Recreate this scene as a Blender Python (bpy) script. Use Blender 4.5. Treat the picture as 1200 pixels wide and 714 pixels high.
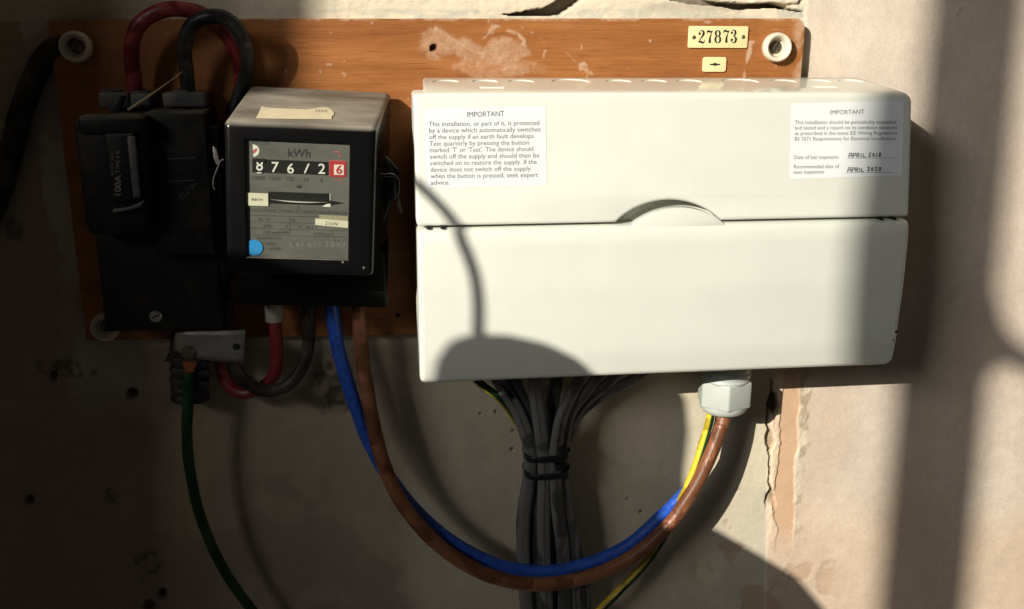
import bpy, bmesh, math, random
import numpy as np
from mathutils import Vector, Matrix

random.seed(7)
for o in list(bpy.data.objects):
    bpy.data.objects.remove(o)
SC = bpy.context.scene
COL = SC.collection

# ------------------------------------------------------------------ camera
F = 1150.0                                   # focal length in photo pixels (1200 wide)
CAMD = 850.0                                 # distance from the wall, mm
_ex = np.array([8850.0, -272.0, F]); _ex /= np.linalg.norm(_ex)
_en = np.array([-160.0, -330.0, F]); _en -= _ex * _ex.dot(_en); _en /= np.linalg.norm(_en)
_ev = np.cross(_en, _ex)
if _ev[1] < 0: _ev = -_ev
R = np.stack([_ex, _en, -_ev], 1)            # camera (right, down, forward) <- world
CAM = np.array([0.0, -CAMD, 0.0])
cam = bpy.data.cameras.new('camera'); camo = bpy.data.objects.new('camera', cam); COL.objects.link(camo)
cam.sensor_width = 36.0; cam.lens = 36.0 * F / 1200.0
cam.clip_start = 0.02; cam.clip_end = 100.0
M3 = Matrix((R[0], -R[1], -R[2])).transposed()   # columns: right, up, backward
camo.matrix_world = Matrix.Translation(Vector(CAM) * 0.001) @ M3.to_4x4()
SC.camera = camo

# ------------------------------------------------------------------ light
LAMP = np.array([-0.97, -1.0, 0.56]); LAMP = LAMP / np.linalg.norm(LAMP) * 12000.0 + np.array([150.0, 0, -250.0])
sun = bpy.data.lights.new('low_sunlight', 'SPOT')
sun.energy = 10600.0; sun.color = (1.0, 0.93, 0.80)
sun.shadow_soft_size = 0.018; sun.spot_size = math.radians(26); sun.spot_blend = 0.1
suno = bpy.data.objects.new('low_sunlight', sun); COL.objects.link(suno)
suno.location = LAMP * 0.001
suno.rotation_euler = (Vector((0.15, 0, -0.25)) - Vector(LAMP * 0.001)).to_track_quat('-Z', 'Y').to_euler()

sky = bpy.data.lights.new('window_skylight', 'AREA')
sky.shape = 'RECTANGLE'; sky.size = 1.3; sky.size_y = 1.0
sky.energy = 74.0; sky.color = (1.0, 0.97, 0.92)
skyo = bpy.data.objects.new('window_skylight', sky); COL.objects.link(skyo)
skyo.location = (-3.0, -3.2, 1.6)
skyo.rotation_euler = (Vector((0.35, 0, -0.2)) - Vector(skyo.location)).to_track_quat('-Z', 'Y').to_euler()

world = bpy.data.worlds.new('World'); SC.world = world; world.use_nodes = True
world.node_tree.nodes['Background'].inputs[0].default_value = (1.0, 0.93, 0.84, 1)
world.node_tree.nodes['Background'].inputs[1].default_value = 0.030

SC.view_settings.view_transform = 'Standard'
try: SC.view_settings.look = 'None'
except Exception: pass
SC.view_settings.exposure = 0.0; SC.view_settings.gamma = 1.0
SC.view_settings.use_curve_mapping = False

# ------------------------------------------------------------------ helpers
def ray(px, py):
    return R.T @ np.array([(px - 600.0) / F, (py - 357.0) / F, 1.0])
def at(px, py, d):
    """the point d mm in front of the wall that the photo shows at pixel px, py"""
    r = ray(px, py); return CAM + r * ((CAMD - d) / r[1])
def on_plane(px, py, P0, n):
    r = ray(px, py); return CAM + r * (np.dot(np.array(P0) - CAM, n) / np.dot(r, n))
def project(X, Y, Z):
    P = np.stack([X - CAM[0], Y - CAM[1], Z - CAM[2]], -1) @ R.T
    return P[..., 0] / P[..., 2] * F + 600.0, P[..., 1] / P[..., 2] * F + 357.0

def tag(o, label=None, cat=None, group=None, kind=None):
    if label: o['label'] = label
    if cat: o['category'] = cat
    if group: o['group'] = group
    if kind: o['kind'] = kind
    return o
WM = {}
def thing(name, loc, label, cat, group=None, roty=0.0):
    o = bpy.data.objects.new(name, None); COL.objects.link(o)
    o.empty_display_size = 0.02
    o.location = Vector(loc) * 0.001; o.rotation_euler = (0, roty, 0)
    WM[o.name] = Matrix.Translation(o.location) @ Matrix.Rotation(roty, 4, 'Y')
    return tag(o, label, cat, group)

def smooth_by_angle(me, deg=32.0):
    bm = bmesh.new(); bm.from_mesh(me)
    lim = math.radians(deg)
    for f in bm.faces: f.smooth = True
    for e in bm.edges:
        if len(e.link_faces) == 2:
            e.smooth = e.calc_face_angle(0.0) < lim
    bm.to_mesh(me); bm.free()

def finish(me, name, mats, parent=None, smooth=True, local=False, loc=None):
    """me holds millimetres in world axes (or the thing's own axes when local)"""
    if parent is not None:
        m = Matrix.Identity(4) if local else WM[parent.name].inverted()
        me.transform(m @ Matrix.Scale(0.001, 4) if not local else Matrix.Scale(0.001, 4))
    else:
        me.transform(Matrix.Scale(0.001, 4))
        if loc is not None: me.transform(Matrix.Translation(-Vector(loc) * 0.001))
    if not isinstance(mats, (list, tuple)): mats = [mats]
    for m in mats: me.materials.append(m)
    if smooth: smooth_by_angle(me)
    o = bpy.data.objects.new(name, me); COL.objects.link(o)
    if parent is not None:
        o.parent = parent; WM[o.name] = WM[parent.name]
    elif loc is not None:
        o.location = Vector(loc) * 0.001
    if o.name not in WM: WM[o.name] = Matrix.Translation(o.location)
    return o

class MB:
    def __init__(s): s.bm = bmesh.new(); s.mi = 0
    def v(s, p): return s.bm.verts.new(Vector([float(c) for c in p]))
    def face(s, vs):
        try:
            f = s.bm.faces.new(vs); f.material_index = s.mi; return f
        except ValueError: return None
    def hexa(s, lo, hi, bevel=0.0, seg=2):
        """8 corners: lo = 4 points (back, CCW), hi = 4 points (front); bevelled"""
        b = bmesh.new()
        L = [b.verts.new(Vector(map(float, p))) for p in lo]; H = [b.verts.new(Vector(map(float, p))) for p in hi]
        b.faces.new(L[::-1]); b.faces.new(H)
        for i in range(4):
            j = (i + 1) % 4; b.faces.new((L[i], L[j], H[j], H[i]))
        bmesh.ops.recalc_face_normals(b, faces=b.faces)
        if bevel > 0:
            bmesh.ops.bevel(b, geom=list(b.edges), offset=bevel, segments=seg, profile=0.5, affect='EDGES', clamp_overlap=True)
        s.merge(b); return s
    def box(s, x0, x1, y0, y1, z0, z1, bevel=0.0, seg=2):
        return s.hexa([(x0, y1, z0), (x1, y1, z0), (x1, y1, z1), (x0, y1, z1)],
                      [(x0, y0, z0), (x1, y0, z0), (x1, y0, z1), (x0, y0, z1)], bevel, seg)
    def merge(s, b):
        for f in b.faces: f.material_index = s.mi
        me = bpy.data.meshes.new('tmp'); b.to_mesh(me); b.free()
        s.bm.from_mesh(me); bpy.data.meshes.remove(me)
    def pxbox(s, x0, y0, x1, y1, d, dback, bevel=0.0, seg=2, taper=0.0):
        a = at(x0, y0, d); c = at(x1, y1, d)
        e = at(x1, y0, d); g = at(x0, y1, d)
        X0, X1 = (a[0] + g[0]) / 2, (c[0] + e[0]) / 2; Z1, Z0 = (a[2] + e[2]) / 2, (c[2] + g[2]) / 2
        t = taper
        return s.hexa([(X0 - t, -dback, Z0 - t), (X1 + t, -dback, Z0 - t), (X1 + t, -dback, Z1 + t), (X0 - t, -dback, Z1 + t)],
                      [(X0, -d, Z0), (X1, -d, Z0), (X1, -d, Z1), (X0, -d, Z1)], bevel, seg)
    def prism(s, pts, off, bevel=0.0, seg=2):
        """closed polygon of 3-d points pushed along the vector off"""
        b = bmesh.new(); off = Vector(map(float, off))
        A = [b.verts.new(Vector(map(float, p))) for p in pts]; B = [b.verts.new(v.co + off) for v in A]
        b.faces.new(A); b.faces.new(B[::-1])
        n = len(A)
        for i in range(n): b.faces.new((A[i], B[i], B[(i + 1) % n], A[(i + 1) % n]))
        bmesh.ops.recalc_face_normals(b, faces=b.faces)
        if bevel > 0:
            bmesh.ops.bevel(b, geom=list(b.edges), offset=bevel, segments=seg, profile=0.5, affect='EDGES', clamp_overlap=True)
        s.merge(b); return s
    def lathe(s, P, axis, prof, n=32, ref=(0, 0, 1)):
        """prof: list of (radius, distance along axis)"""
        ax = Vector(axis).normalized(); r = Vector(ref)
        u = (r - ax * r.dot(ax))
        if u.length < 1e-4: u = Vector((1, 0, 0)) - ax * ax.x
        u.normalize(); w = ax.cross(u); P = Vector(map(float, P)); rings = []
        for rad, h in prof:
            if rad < 1e-6: rings.append([s.v(P + ax * h)])
            else: rings.append([s.v(P + ax * h + (u * math.cos(2 * math.pi * k / n) + w * math.sin(2 * math.pi * k / n)) * rad) for k in range(n)])
        for a, b in zip(rings, rings[1:]):
            for k in range(n):
                j = (k + 1) % n
                if len(a) == 1 and len(b) == 1: continue
                if len(a) == 1: s.face((a[0], b[j], b[k]))
                elif len(b) == 1: s.face((a[k], a[j], b[0]))
                else: s.face((a[k], a[j], b[j], b[k]))
        return s
    def build(s, name, mats, parent=None, smooth=True, local=False, loc=None, recalc=True):
        if recalc: bmesh.ops.recalc_face_normals(s.bm, faces=s.bm.faces)
        me = bpy.data.meshes.new(name); s.bm.to_mesh(me); s.bm.free()
        return finish(me, name, mats, parent, smooth, local, loc)

def spline(pts, n=10):
    P = [np.array(p, float) for p in pts]
    P = [2 * P[0] - P[1]] + P + [2 * P[-1] - P[-2]]
    out = []
    for i in range(1, len(P) - 2):
        p0, p1, p2, p3 = P[i - 1:i + 3]
        for k in range(n):
            t = k / n
            out.append(0.5 * ((2 * p1) + (-p0 + p2) * t + (2 * p0 - 5 * p1 + 4 * p2 - p3) * t * t + (-p0 + 3 * p1 - 3 * p2 + p3) * t ** 3))
    out.append(P[-2]); return out

def tube(mb, path, ra, rb=None, seg=16, up=(0, -1, 0), twist=0.0, twist0=0.0, split=None, caps=True, rfun=None, wob=0.0):
    """sweep an ellipse (ra across, rb towards up) along path; split=(material of part, share)"""
    rb = rb or ra; P = [Vector(p) for p in path]; n = len(P); rings = []
    up = Vector(up); frames = []
    prev = None
    for i in range(n):
        t = (P[min(i + 1, n - 1)] - P[max(i - 1, 0)]).normalized()
        u = (prev if prev is not None else up)
        u = (u - t * u.dot(t)); u.normalize(); prev = u
        frames.append((t, u, t.cross(u)))
    for i in range(n):
        t, u, w = frames[i]; k = rfun(i / (n - 1)) if rfun else 1.0
        if wob: k *= 1 + wob * math.sin(i * 1.7) * 0.5 + wob * random.uniform(-.5, .5)
        a0 = twist0 + twist * i / (n - 1); c, s_ = math.cos(a0), math.sin(a0)
        uu = u * c + w * s_; ww = w * c - u * s_
        rings.append([mb.v(P[i] + (ww * math.cos(2 * math.pi * j / seg) * ra + uu * math.sin(2 * math.pi * j / seg) * rb) * k) for j in range(seg)])
    for a, b in zip(rings, rings[1:]):
        for j in range(seg):
            f = mb.face((a[j], a[(j + 1) % seg], b[(j + 1) % seg], b[j]))
            if split and f: f.material_index = 1 if j < seg * split else 0
    if caps:
        mb.face(rings[0][::-1]); mb.face(rings[-1])
    return mb

# text --------------------------------------------------------------
_tc = {}
def glyphs(s, bold=0.0, slant=0.0, space=1.0):
    key = (s, bold, slant, space)
    if key in _tc: return _tc[key]
    c = bpy.data.curves.new('t', 'FONT'); c.body = s; c.size = 1.0; c.resolution_u = 3; c.offset = bold; c.shear = slant
    c.space_character = space; c.fill_mode = 'FRONT'
    o = bpy.data.objects.new('t', c); COL.objects.link(o)
    me = bpy.data.meshes.new_from_object(o.evaluated_get(bpy.context.evaluated_depsgraph_get()))
    V = np.array([v.co[:2] for v in me.vertices]); Fs = [tuple(p.vertices) for p in me.polygons]
    bpy.data.objects.remove(o); bpy.data.curves.remove(c); bpy.data.meshes.remove(me)
    _tc[key] = (V, Fs); return V, Fs
CAPH = 0.729
_V, _ = glyphs('H'); CAPH = float(_V[:, 1].max())
def text(mb, s, x0, y0, x1, y1, h, M, bold=0.0, slant=0.0, vert=None, space=1.0):
    """text whose baseline runs from pixel x0,y0 to x1,y1 with cap height h, laid on the surface M(px, py)"""
    V, Fs = glyphs(s, bold, slant, space)
    u = (V[:, 0] - V[:, 0].min()) / max(1e-6, np.ptp(V[:, 0])); v = V[:, 1] / CAPH
    L = math.hypot(x1 - x0, y1 - y0); nx, ny = (y1 - y0) / L, -(x1 - x0) / L
    vs = [mb.v(M(x0 + (x1 - x0) * a + nx * h * b, y0 + (y1 - y0) * a + ny * h * b)) for a, b in zip(u, v)]
    for f in Fs: mb.face([vs[i] for i in f])
def stroke(mb, pts, w, M):
    """a pen stroke of width w pixels through pixel points, on surface M"""
    for (a, b) in zip(pts, pts[1:]):
        dx, dy = b[0] - a[0], b[1] - a[1]; L = math.hypot(dx, dy) or 1
        nx, ny = -dy / L * w / 2, dx / L * w / 2; ex, ey = dx / L * w * .25, dy / L * w * .25
        mb.face([mb.v(M(*p)) for p in ((a[0] + nx - ex, a[1] + ny - ey), (b[0] + nx + ex, b[1] + ny + ey), (b[0] - nx + ex, b[1] - ny + ey), (a[0] - nx - ex, a[1] - ny - ey))])

# noise -------------------------------------------------------------
_rng = np.random.RandomState(3)
_T = _rng.rand(257, 257)
def vnoise(x, y):
    xi = np.floor(x).astype(int); yi = np.floor(y).astype(int); fx = x - xi; fy = y - yi
    fx = fx * fx * (3 - 2 * fx); fy = fy * fy * (3 - 2 * fy); g = lambda a, b: _T[a % 257, b % 257]
    return (g(xi, yi) * (1 - fx) + g(xi + 1, yi) * fx) * (1 - fy) + (g(xi, yi + 1) * (1 - fx) + g(xi + 1, yi + 1) * fx) * fy
def fbm(x, y, o=5, lac=2.03, gain=0.5):
    r = 0; a = 1; t = 0
    for k in range(o):
        r = r + a * vnoise(x + 17.3 * k, y - 9.1 * k); t += a; a *= gain; x = x * lac; y = y * lac
    return r / t
def sst(a, b, x):
    t = np.clip((x - a) / (b - a), 0, 1); return t * t * (3 - 2 * t)
def inpoly(x, y, poly):
    r = np.zeros(x.shape, bool); n = len(poly)
    for i in range(n):
        (x0, y0), (x1, y1) = poly[i], poly[(i + 1) % n]
        if y0 == y1: continue
        c = ((y0 > y) != (y1 > y)) & (x < (x1 - x0) * (y - y0) / (y1 - y0) + x0); r ^= c
    return r
def grid_mesh(name, X, Y, Z):
    nz, nx = X.shape
    me = bpy.data.meshes.new(name); N = nx * nz
    me.vertices.add(N); co = np.stack([X, Y, Z], -1).reshape(-1).astype(np.float32); me.vertices.foreach_set('co', co)
    i = np.arange(N).reshape(nz, nx)
    q = np.stack([i[:-1, :-1], i[1:, :-1], i[1:, 1:], i[:-1, 1:]], -1).reshape(-1, 4)
    me.loops.add(q.size); me.polygons.add(len(q)); me.loops.foreach_set('vertex_index', q.reshape(-1).astype(np.int32))
    me.polygons.foreach_set('loop_start', (np.arange(len(q)) * 4).astype(np.int32))
    me.update(); me.validate(); return me
def set_col(me, name, C):
    a = me.attributes.new(name, 'FLOAT_COLOR', 'POINT')
    a.data.foreach_set('color', np.concatenate([C, np.ones(C.shape[:-1] + (1,))], -1).reshape(-1).astype(np.float32))

# materials ---------------------------------------------------------
def mat(name, col, rough=0.5, metal=0.0, spec=0.5, var=0.0, vscale=60.0, bump=0.0, bscale=400.0, dust=0.0, dustcol=(0.32, 0.27, 0.21), dscale=35.0, stretch=(1, 1, 1), coat=0.0, updust=0.0, rvar=0.0):
    m = bpy.data.materials.new(name); m.use_nodes = True; nt = m.node_tree; N = nt.nodes; L = nt.links
    b = N['Principled BSDF']; b.inputs['Roughness'].default_value = rough; b.inputs['Metallic'].default_value = metal
    b.inputs['Specular IOR Level'].default_value = spec; b.inputs['Coat Weight'].default_value = coat
    tc = N.new('ShaderNodeTexCoord'); mp = N.new('ShaderNodeMapping'); mp.inputs['Scale'].default_value = stretch
    L.new(tc.outputs['Object'], mp.inputs['Vector'])
    def noise(sc, det=5.0):
        n = N.new('ShaderNodeTexNoise'); n.inputs['Scale'].default_value = sc; n.inputs['Detail'].default_value = det
        n.inputs['Roughness'].default_value = 0.62; L.new(mp.outputs['Vector'], n.inputs['Vector']); return n.outputs['Fac']
    def math_(op, a, bb):
        n = N.new('ShaderNodeMath'); n.operation = op; n.use_clamp = False
        for k, x in enumerate((a, bb)):
            if isinstance(x, (int, float)): n.inputs[k].default_value = x
            else: L.new(x, n.inputs[k])
        return n.outputs[0]
    def ramp(x, lo, hi):
        n = N.new('ShaderNodeMapRange'); n.inputs[1].default_value = lo; n.inputs[2].default_value = hi; L.new(x, n.inputs[0]); return n.outputs[0]
    def mix(f, c1, c2):
        n = N.new('ShaderNodeMix'); n.data_type = 'RGBA'
        for k, x in ((0, f), (6, c1), (7, c2)):
            if isinstance(x, tuple): n.inputs[k].default_value = x + (1,) if len(x) == 3 else x
            elif isinstance(x, (int, float)): n.inputs[k].default_value = x
            else: L.new(x, n.inputs[k])
        return n.outputs[2]
    c = tuple(col)
    if var > 0:
        lo = tuple(max(0.0, x * (1 - var)) for x in col); hi = tuple(min(1.0, x * (1 + var)) for x in col)
        c = mix(ramp(noise(vscale), 0.3, 0.7), lo, hi)
    if dust > 0 or updust > 0:
        f = ramp(noise(dscale, 8.0), 0.52 - 0.35 * dust, 0.85 - 0.2 * dust) if dust > 0 else None
        if f is not None: f = math_('MULTIPLY', f, min(1.0, dust * 1.3))
        if updust > 0:                       # settled dust lies on faces that point up
            g = N.new('ShaderNodeNewGeometry'); sx = N.new('ShaderNodeSeparateXYZ'); L.new(g.outputs['Normal'], sx.inputs[0])
            u = ramp(sx.outputs['Z'], 0.25, 0.85); u = math_('MULTIPLY', u, ramp(noise(dscale * 1.0, 8.0), 0.25, 0.62)); u = math_('MULTIPLY', u, updust)
            f = u if f is None else math_('MAXIMUM', f, u)
        c = mix(f, c, tuple(dustcol))
        rr = math_('ADD', math_('MULTIPLY', f, 0.9 - rough), rough); L.new(rr, b.inputs['Roughness'])
    elif rvar > 0:
        L.new(ramp(noise(vscale * 1.7), 0.25, 0.75), (mr := N.new('ShaderNodeMapRange')).inputs[0])
        mr.inputs[3].default_value = max(0.02, rough - rvar); mr.inputs[4].default_value = min(1.0, rough + rvar); L.new(mr.outputs[0], b.inputs['Roughness'])
    if isinstance(c, tuple): b.inputs['Base Color'].default_value = c + (1,)
    else: L.new(c, b.inputs['Base Color'])
    if bump > 0:
        bp = N.new('ShaderNodeBump'); bp.inputs['Strength'].default_value = 1.0; bp.inputs['Distance'].default_value = bump * 0.001
        L.new(noise(bscale, 4.0), bp.inputs['Height']); L.new(bp.outputs[0], b.inputs['Normal'])
    return m

def attr_mat(name, attr, rough, noises, bump, spec=0.3):
    """colour from a painted attribute, broken up by fine noise; relief from noise"""
    m = bpy.data.materials.new(name); m.use_nodes = True; nt = m.node_tree; N = nt.nodes; L = nt.links
    b = N['Principled BSDF']; b.inputs['Roughness'].default_value = rough; b.inputs['Specular IOR Level'].default_value = spec
    a = N.new('ShaderNodeAttribute'); a.attribute_name = attr; c = a.outputs['Color']
    tc = N.new('ShaderNodeTexCoord')
    for sc, lo, hi, st in noises:
        mp = N.new('ShaderNodeMapping'); mp.inputs['Scale'].default_value = st; L.new(tc.outputs['Object'], mp.inputs['Vector'])
        n = N.new('ShaderNodeTexNoise'); n.inputs['Scale'].default_value = sc; n.inputs['Detail'].default_value = 6; n.inputs['Roughness'].default_value = 0.65
        L.new(mp.outputs[0], n.inputs['Vector'])
        r = N.new('ShaderNodeMapRange'); r.inputs[1].default_value = 0.3; r.inputs[2].default_value = 0.7; r.inputs[3].default_value = lo; r.inputs[4].default_value = hi
        L.new(n.outputs['Fac'], r.inputs[0])
        x = N.new('ShaderNodeVectorMath'); x.operation = 'SCALE'; L.new(c, x.inputs[0]); L.new(r.outputs[0], x.inputs['Scale']); c = x.outputs[0]
    L.new(c, b.inputs['Base Color'])
    bp = None
    for sc, dist, st in bump:
        mp = N.new('ShaderNodeMapping'); mp.inputs['Scale'].default_value = st; L.new(tc.outputs['Object'], mp.inputs['Vector'])
        n = N.new('ShaderNodeTexNoise'); n.inputs['Scale'].default_value = sc; n.inputs['Detail'].default_value = 5
        L.new(mp.outputs[0], n.inputs['Vector'])
        q = N.new('ShaderNodeBump'); q.inputs['Strength'].default_value = 1.0; q.inputs['Distance'].default_value = dist * 0.001
        L.new(n.outputs['Fac'], q.inputs['Height'])
        if bp: L.new(bp.outputs[0], q.inputs['Normal'])
        bp = q
    if bp: L.new(bp.outputs[0], b.inputs['Normal'])
    return m

M = {}
M['cream'] = mat('cream_plastic', (0.655, 0.675, 0.615), 0.30, spec=0.5, var=0.03, vscale=22, bump=0.03, bscale=900, rvar=0.08, dust=0.05, dustcol=(.54, .53, .46), dscale=55)
M['cream_body'] = mat('cream_plastic_body', (0.655, 0.66, 0.59), 0.16, spec=0.65, var=0.03, vscale=25, bump=0.015, bscale=900)
M['sticker'] = mat('white_vinyl_label', (0.69, 0.73, 0.76), 0.35, var=0.015, vscale=40)
M['ink'] = mat('grey_black_ink', (0.035, 0.035, 0.04), 0.6)
M['pen'] = mat('black_pen_ink', (0.012, 0.012, 0.014), 0.5)
M['black'] = mat('black_bakelite', (0.0045, 0.0045, 0.005), 0.22, spec=0.25, dust=0.0, dscale=28, updust=0.9, dustcol=(0.33, 0.295, 0.245), stretch=(.35, 1, 1), bump=0.05, bscale=300)
M['clean'] = mat('plain_black_bakelite', (0.004, 0.004, 0.004), 0.5, spec=0.12, bump=0.05, bscale=300)
M['dark'] = mat('dusty_black_bakelite', (0.008, 0.008, 0.008), 0.45, spec=0.2, dust=0.10, dscale=40, updust=0.55, bump=0.08, bscale=350, dustcol=(0.20, 0.17, 0.14))
M['greyblk'] = mat('grey_moulding', (0.04, 0.044, 0.048), 0.5, dust=0.3, updust=0.5)
M['dial'] = mat('brushed_dial_metal', (0.20, 0.20, 0.185), 0.36, metal=0.35, var=0.22, vscale=22, stretch=(1, 1, 3), rvar=0.08)
M['drum'] = mat('counter_drum_black', (0.012, 0.012, 0.012), 0.45)
M['white'] = mat('white_paint', (0.78, 0.77, 0.72), 0.5)
M['red'] = mat('red_enamel', (0.50, 0.035, 0.04), 0.5)
M['pinkred'] = mat('faded_red_print', (0.55, 0.12, 0.14), 0.6)
M['paper'] = mat('cream_paper', (0.66, 0.58, 0.40), 0.8, var=0.10, vscale=90)
M['label'] = mat('cream_label', (0.72, 0.69, 0.55), 0.6, var=0.05)
M['blue_dot'] = mat('blue_sticker', (0.03, 0.30, 0.70), 0.45, var=0.08)
M['ivory'] = mat('ivorine_plate', (0.78, 0.66, 0.36), 0.35, var=0.06, vscale=80, dust=0.08)
M['porcelain'] = mat('porcelain', (0.70, 0.64, 0.52), 0.28, var=0.10, vscale=120, dust=0.22, dustcol=(.34, .27, .19))
M['screw'] = mat('tarnished_screw', (0.16, 0.13, 0.09), 0.5, metal=0.8, var=0.3, vscale=300)
M['steel'] = mat('zinc_screw', (0.45, 0.44, 0.40), 0.4, metal=0.9, var=0.2, vscale=300)
M['alu'] = mat('aluminium_tag', (0.23, 0.22, 0.20), 0.48, metal=0.55, var=0.25, vscale=60, dust=0.25, dustcol=(0.16, 0.14, 0.11))
M['redcab'] = mat('red_pvc', (0.19, 0.015, 0.021), 0.42, var=0.15, vscale=80, dust=0.22, dustcol=(0.22, 0.10, 0.09))
M['blkcab'] = mat('black_pvc', (0.014, 0.016, 0.018), 0.42, dust=0.18, dustcol=(0.16, 0.145, 0.12), dscale=50)
M['olive'] = mat('faded_black_pvc', (0.035, 0.032, 0.026), 0.5, dust=0.25, dustcol=(0.18, 0.16, 0.12))
M['oldcab'] = mat('dirty_lead_cable', (0.045, 0.04, 0.033), 0.7, dust=0.4, dustcol=(0.14, 0.12, 0.09), bump=0.3)
M['blue'] = mat('blue_pvc', (0.019, 0.085, 0.46), 0.36, var=0.35, vscale=200, bump=0.4, bscale=220, dust=0.06, dustcol=(0.12, 0.2, 0.42))
M['brown'] = mat('brown_pvc', (0.285, 0.112, 0.052), 0.42, var=0.10, vscale=140, bump=.25, bscale=160, dust=0.08, dustcol=(0.4, 0.24, 0.15))
M['yellow'] = mat('yellow_pvc', (0.68, 0.52, 0.03), 0.4, var=0.06)
M['green'] = mat('green_pvc', (0.012, 0.065, 0.02), 0.42, var=0.12)
M['grey'] = mat('grey_pvc', (0.15, 0.15, 0.148), 0.6, var=0.08, vscale=40, dust=0.08)
M['tie'] = mat('black_nylon', (0.01, 0.01, 0.01), 0.4)
M['tape'] = mat('black_tape', (0.016, 0.015, 0.015), 0.5, dust=0.2, bump=0.5, bscale=120)
M['gland'] = mat('pale_grey_nylon', (0.46, 0.50, 0.465), 0.38, var=0.03)
M['copper'] = mat('copper_strands', (0.50, 0.20, 0.08), 0.45, metal=0.9, var=0.3, vscale=400)
M['straw'] = mat('straw', (0.34, 0.26, 0.15), 0.8, var=0.2)
M['sleeve'] = mat('off_white_sleeve', (0.36, 0.335, 0.29), 0.6, dust=0.2)
M['timber'] = mat('white_gloss_timber', (0.7, 0.69, 0.65), 0.4, var=0.05)
M['plasterboard'] = mat('dull_plaster', (0.42, 0.35, 0.29), 0.9, var=0.1)
M['sheet'] = mat('silhouette_matte', (0.30, 0.27, 0.23), 0.95, var=0.1)
M['soil'] = mat('dust_pile', (0.40, 0.33, 0.26), 0.95, var=0.2)

# glass that lets light through and mirrors it at a grazing angle
g = bpy.data.materials.new('meter_glass'); g.use_nodes = True; nt = g.node_tree; N = nt.nodes; L = nt.links; N.clear()
out = N.new('ShaderNodeOutputMaterial'); mx = N.new('ShaderNodeMixShader'); tr = N.new('ShaderNodeBsdfTransparent'); gl = N.new('ShaderNodeBsdfGlossy'); fr = N.new('ShaderNodeMapRange'); lw = N.new('ShaderNodeLayerWeight'); pw = N.new('ShaderNodeMath'); pw.operation = 'POWER'; pw.inputs[1].default_value = 4.0
tr.inputs[0].default_value = (0.93, 0.94, 0.92, 1); gl.inputs['Roughness'].default_value = 0.06; fr.inputs[3].default_value = 0.035; fr.inputs[4].default_value = 0.8; lw.inputs[0].default_value = 0.5; L.new(lw.outputs['Facing'], pw.inputs[0]); L.new(pw.outputs[0], fr.inputs[0])
L.new(fr.outputs[0], mx.inputs[0]); L.new(tr.outputs[0], mx.inputs[1]); L.new(gl.outputs[0], mx.inputs[2]); L.new(mx.outputs[0], out.inputs[0])
M['glass'] = g

# ================================================================== the wall
def seg_axis(parts):
    xs = []
    for a, b, st in parts: xs += list(np.arange(a, b - 1e-6, st))
    return np.array(xs + [parts[-1][1]])
xs = seg_axis([(-2400, -480, 240), (-480, -380, 20), (-380, 335, 1.6), (335, 425, 0.8), (425, 690, 1.6), (690, 790, 20), (790, 2400, 230)])
zs = seg_axis([(-1700, -740, 160), (-740, -640, 20), (-640, -6, 1.6), (-6, 28, 0.8), (28, 128, 20), (128, 1300, 195)])
X, Z = np.meshgrid(xs, zs)
PX, PY = project(X, np.zeros_like(X), Z)
far = (X < -500) | (X > 800) | (Z < -760) | (Z > 200)
PX = np.where(far, np.clip(np.nan_to_num(PX), -300, 1500), PX); PY = np.where(far, np.clip(np.nan_to_num(PY), -300, 1000), PY)
w1 = fbm(X / 30, Z / 30) - .5; w2 = fbm(X / 9 + 50, Z / 9) - .5; w3 = fbm(X / 3 + 9, Z / 3 + 5, 3) - .5
big = fbm(X / 130 + 3, Z / 130 + 8, 4); streak = fbm(X / 45 + 4, Z / 260 + Z * 0 + X / 300, 4)
QX = PX + 26 * w1 + 12 * w2 + 4 * w3; QY = PY + 26 * (fbm(X / 30 + 90, Z / 30 + 40) - .5) + 12 * w2
def lerp(C, col, m): return C * (1 - m[..., None]) + np.array(col) * m[..., None]
C = np.zeros(X.shape + (3,)) + np.array((0.615, 0.555, 0.425))
C = lerp(C, (0.56, 0.51, 0.41), sst(.45, .65, big))
# dirty old plaster left of the meter
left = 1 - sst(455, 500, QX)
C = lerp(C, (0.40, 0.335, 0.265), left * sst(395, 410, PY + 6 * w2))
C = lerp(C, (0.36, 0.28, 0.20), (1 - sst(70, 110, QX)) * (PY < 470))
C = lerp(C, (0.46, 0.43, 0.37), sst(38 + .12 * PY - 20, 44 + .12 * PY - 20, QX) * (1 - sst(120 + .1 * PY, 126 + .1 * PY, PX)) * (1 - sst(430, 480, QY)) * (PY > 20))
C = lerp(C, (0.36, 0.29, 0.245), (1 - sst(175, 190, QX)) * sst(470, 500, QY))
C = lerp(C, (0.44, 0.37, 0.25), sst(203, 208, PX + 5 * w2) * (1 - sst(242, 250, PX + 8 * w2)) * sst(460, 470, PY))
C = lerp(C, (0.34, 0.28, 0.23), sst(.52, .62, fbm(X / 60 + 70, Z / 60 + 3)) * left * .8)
# top strip of old cream paint and grey filler over the board
topm = (1 - sst(22, 26, PY)) * (PX < 945)
C = lerp(C, (0.64, 0.575, 0.445), topm)
C = lerp(C, (0.52, 0.46, 0.36), topm * (1 - sst(255, 300, QX)))
C = lerp(C, (0.50, 0.49, 0.41), topm * sst(9, 13, PY + 5 * w2) * sst(.35, .6, fbm(X / 20, Z / 5)) * sst(330, 420, PX))
C = lerp(C, (0.50, 0.45, 0.36), sst(745, 760, QX) * (1 - sst(868, 880, QX)) * sst(1, 5, PY + 6 * w2) * (1 - sst(11, 15, PY + 6 * w2)) * topm)
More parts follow.
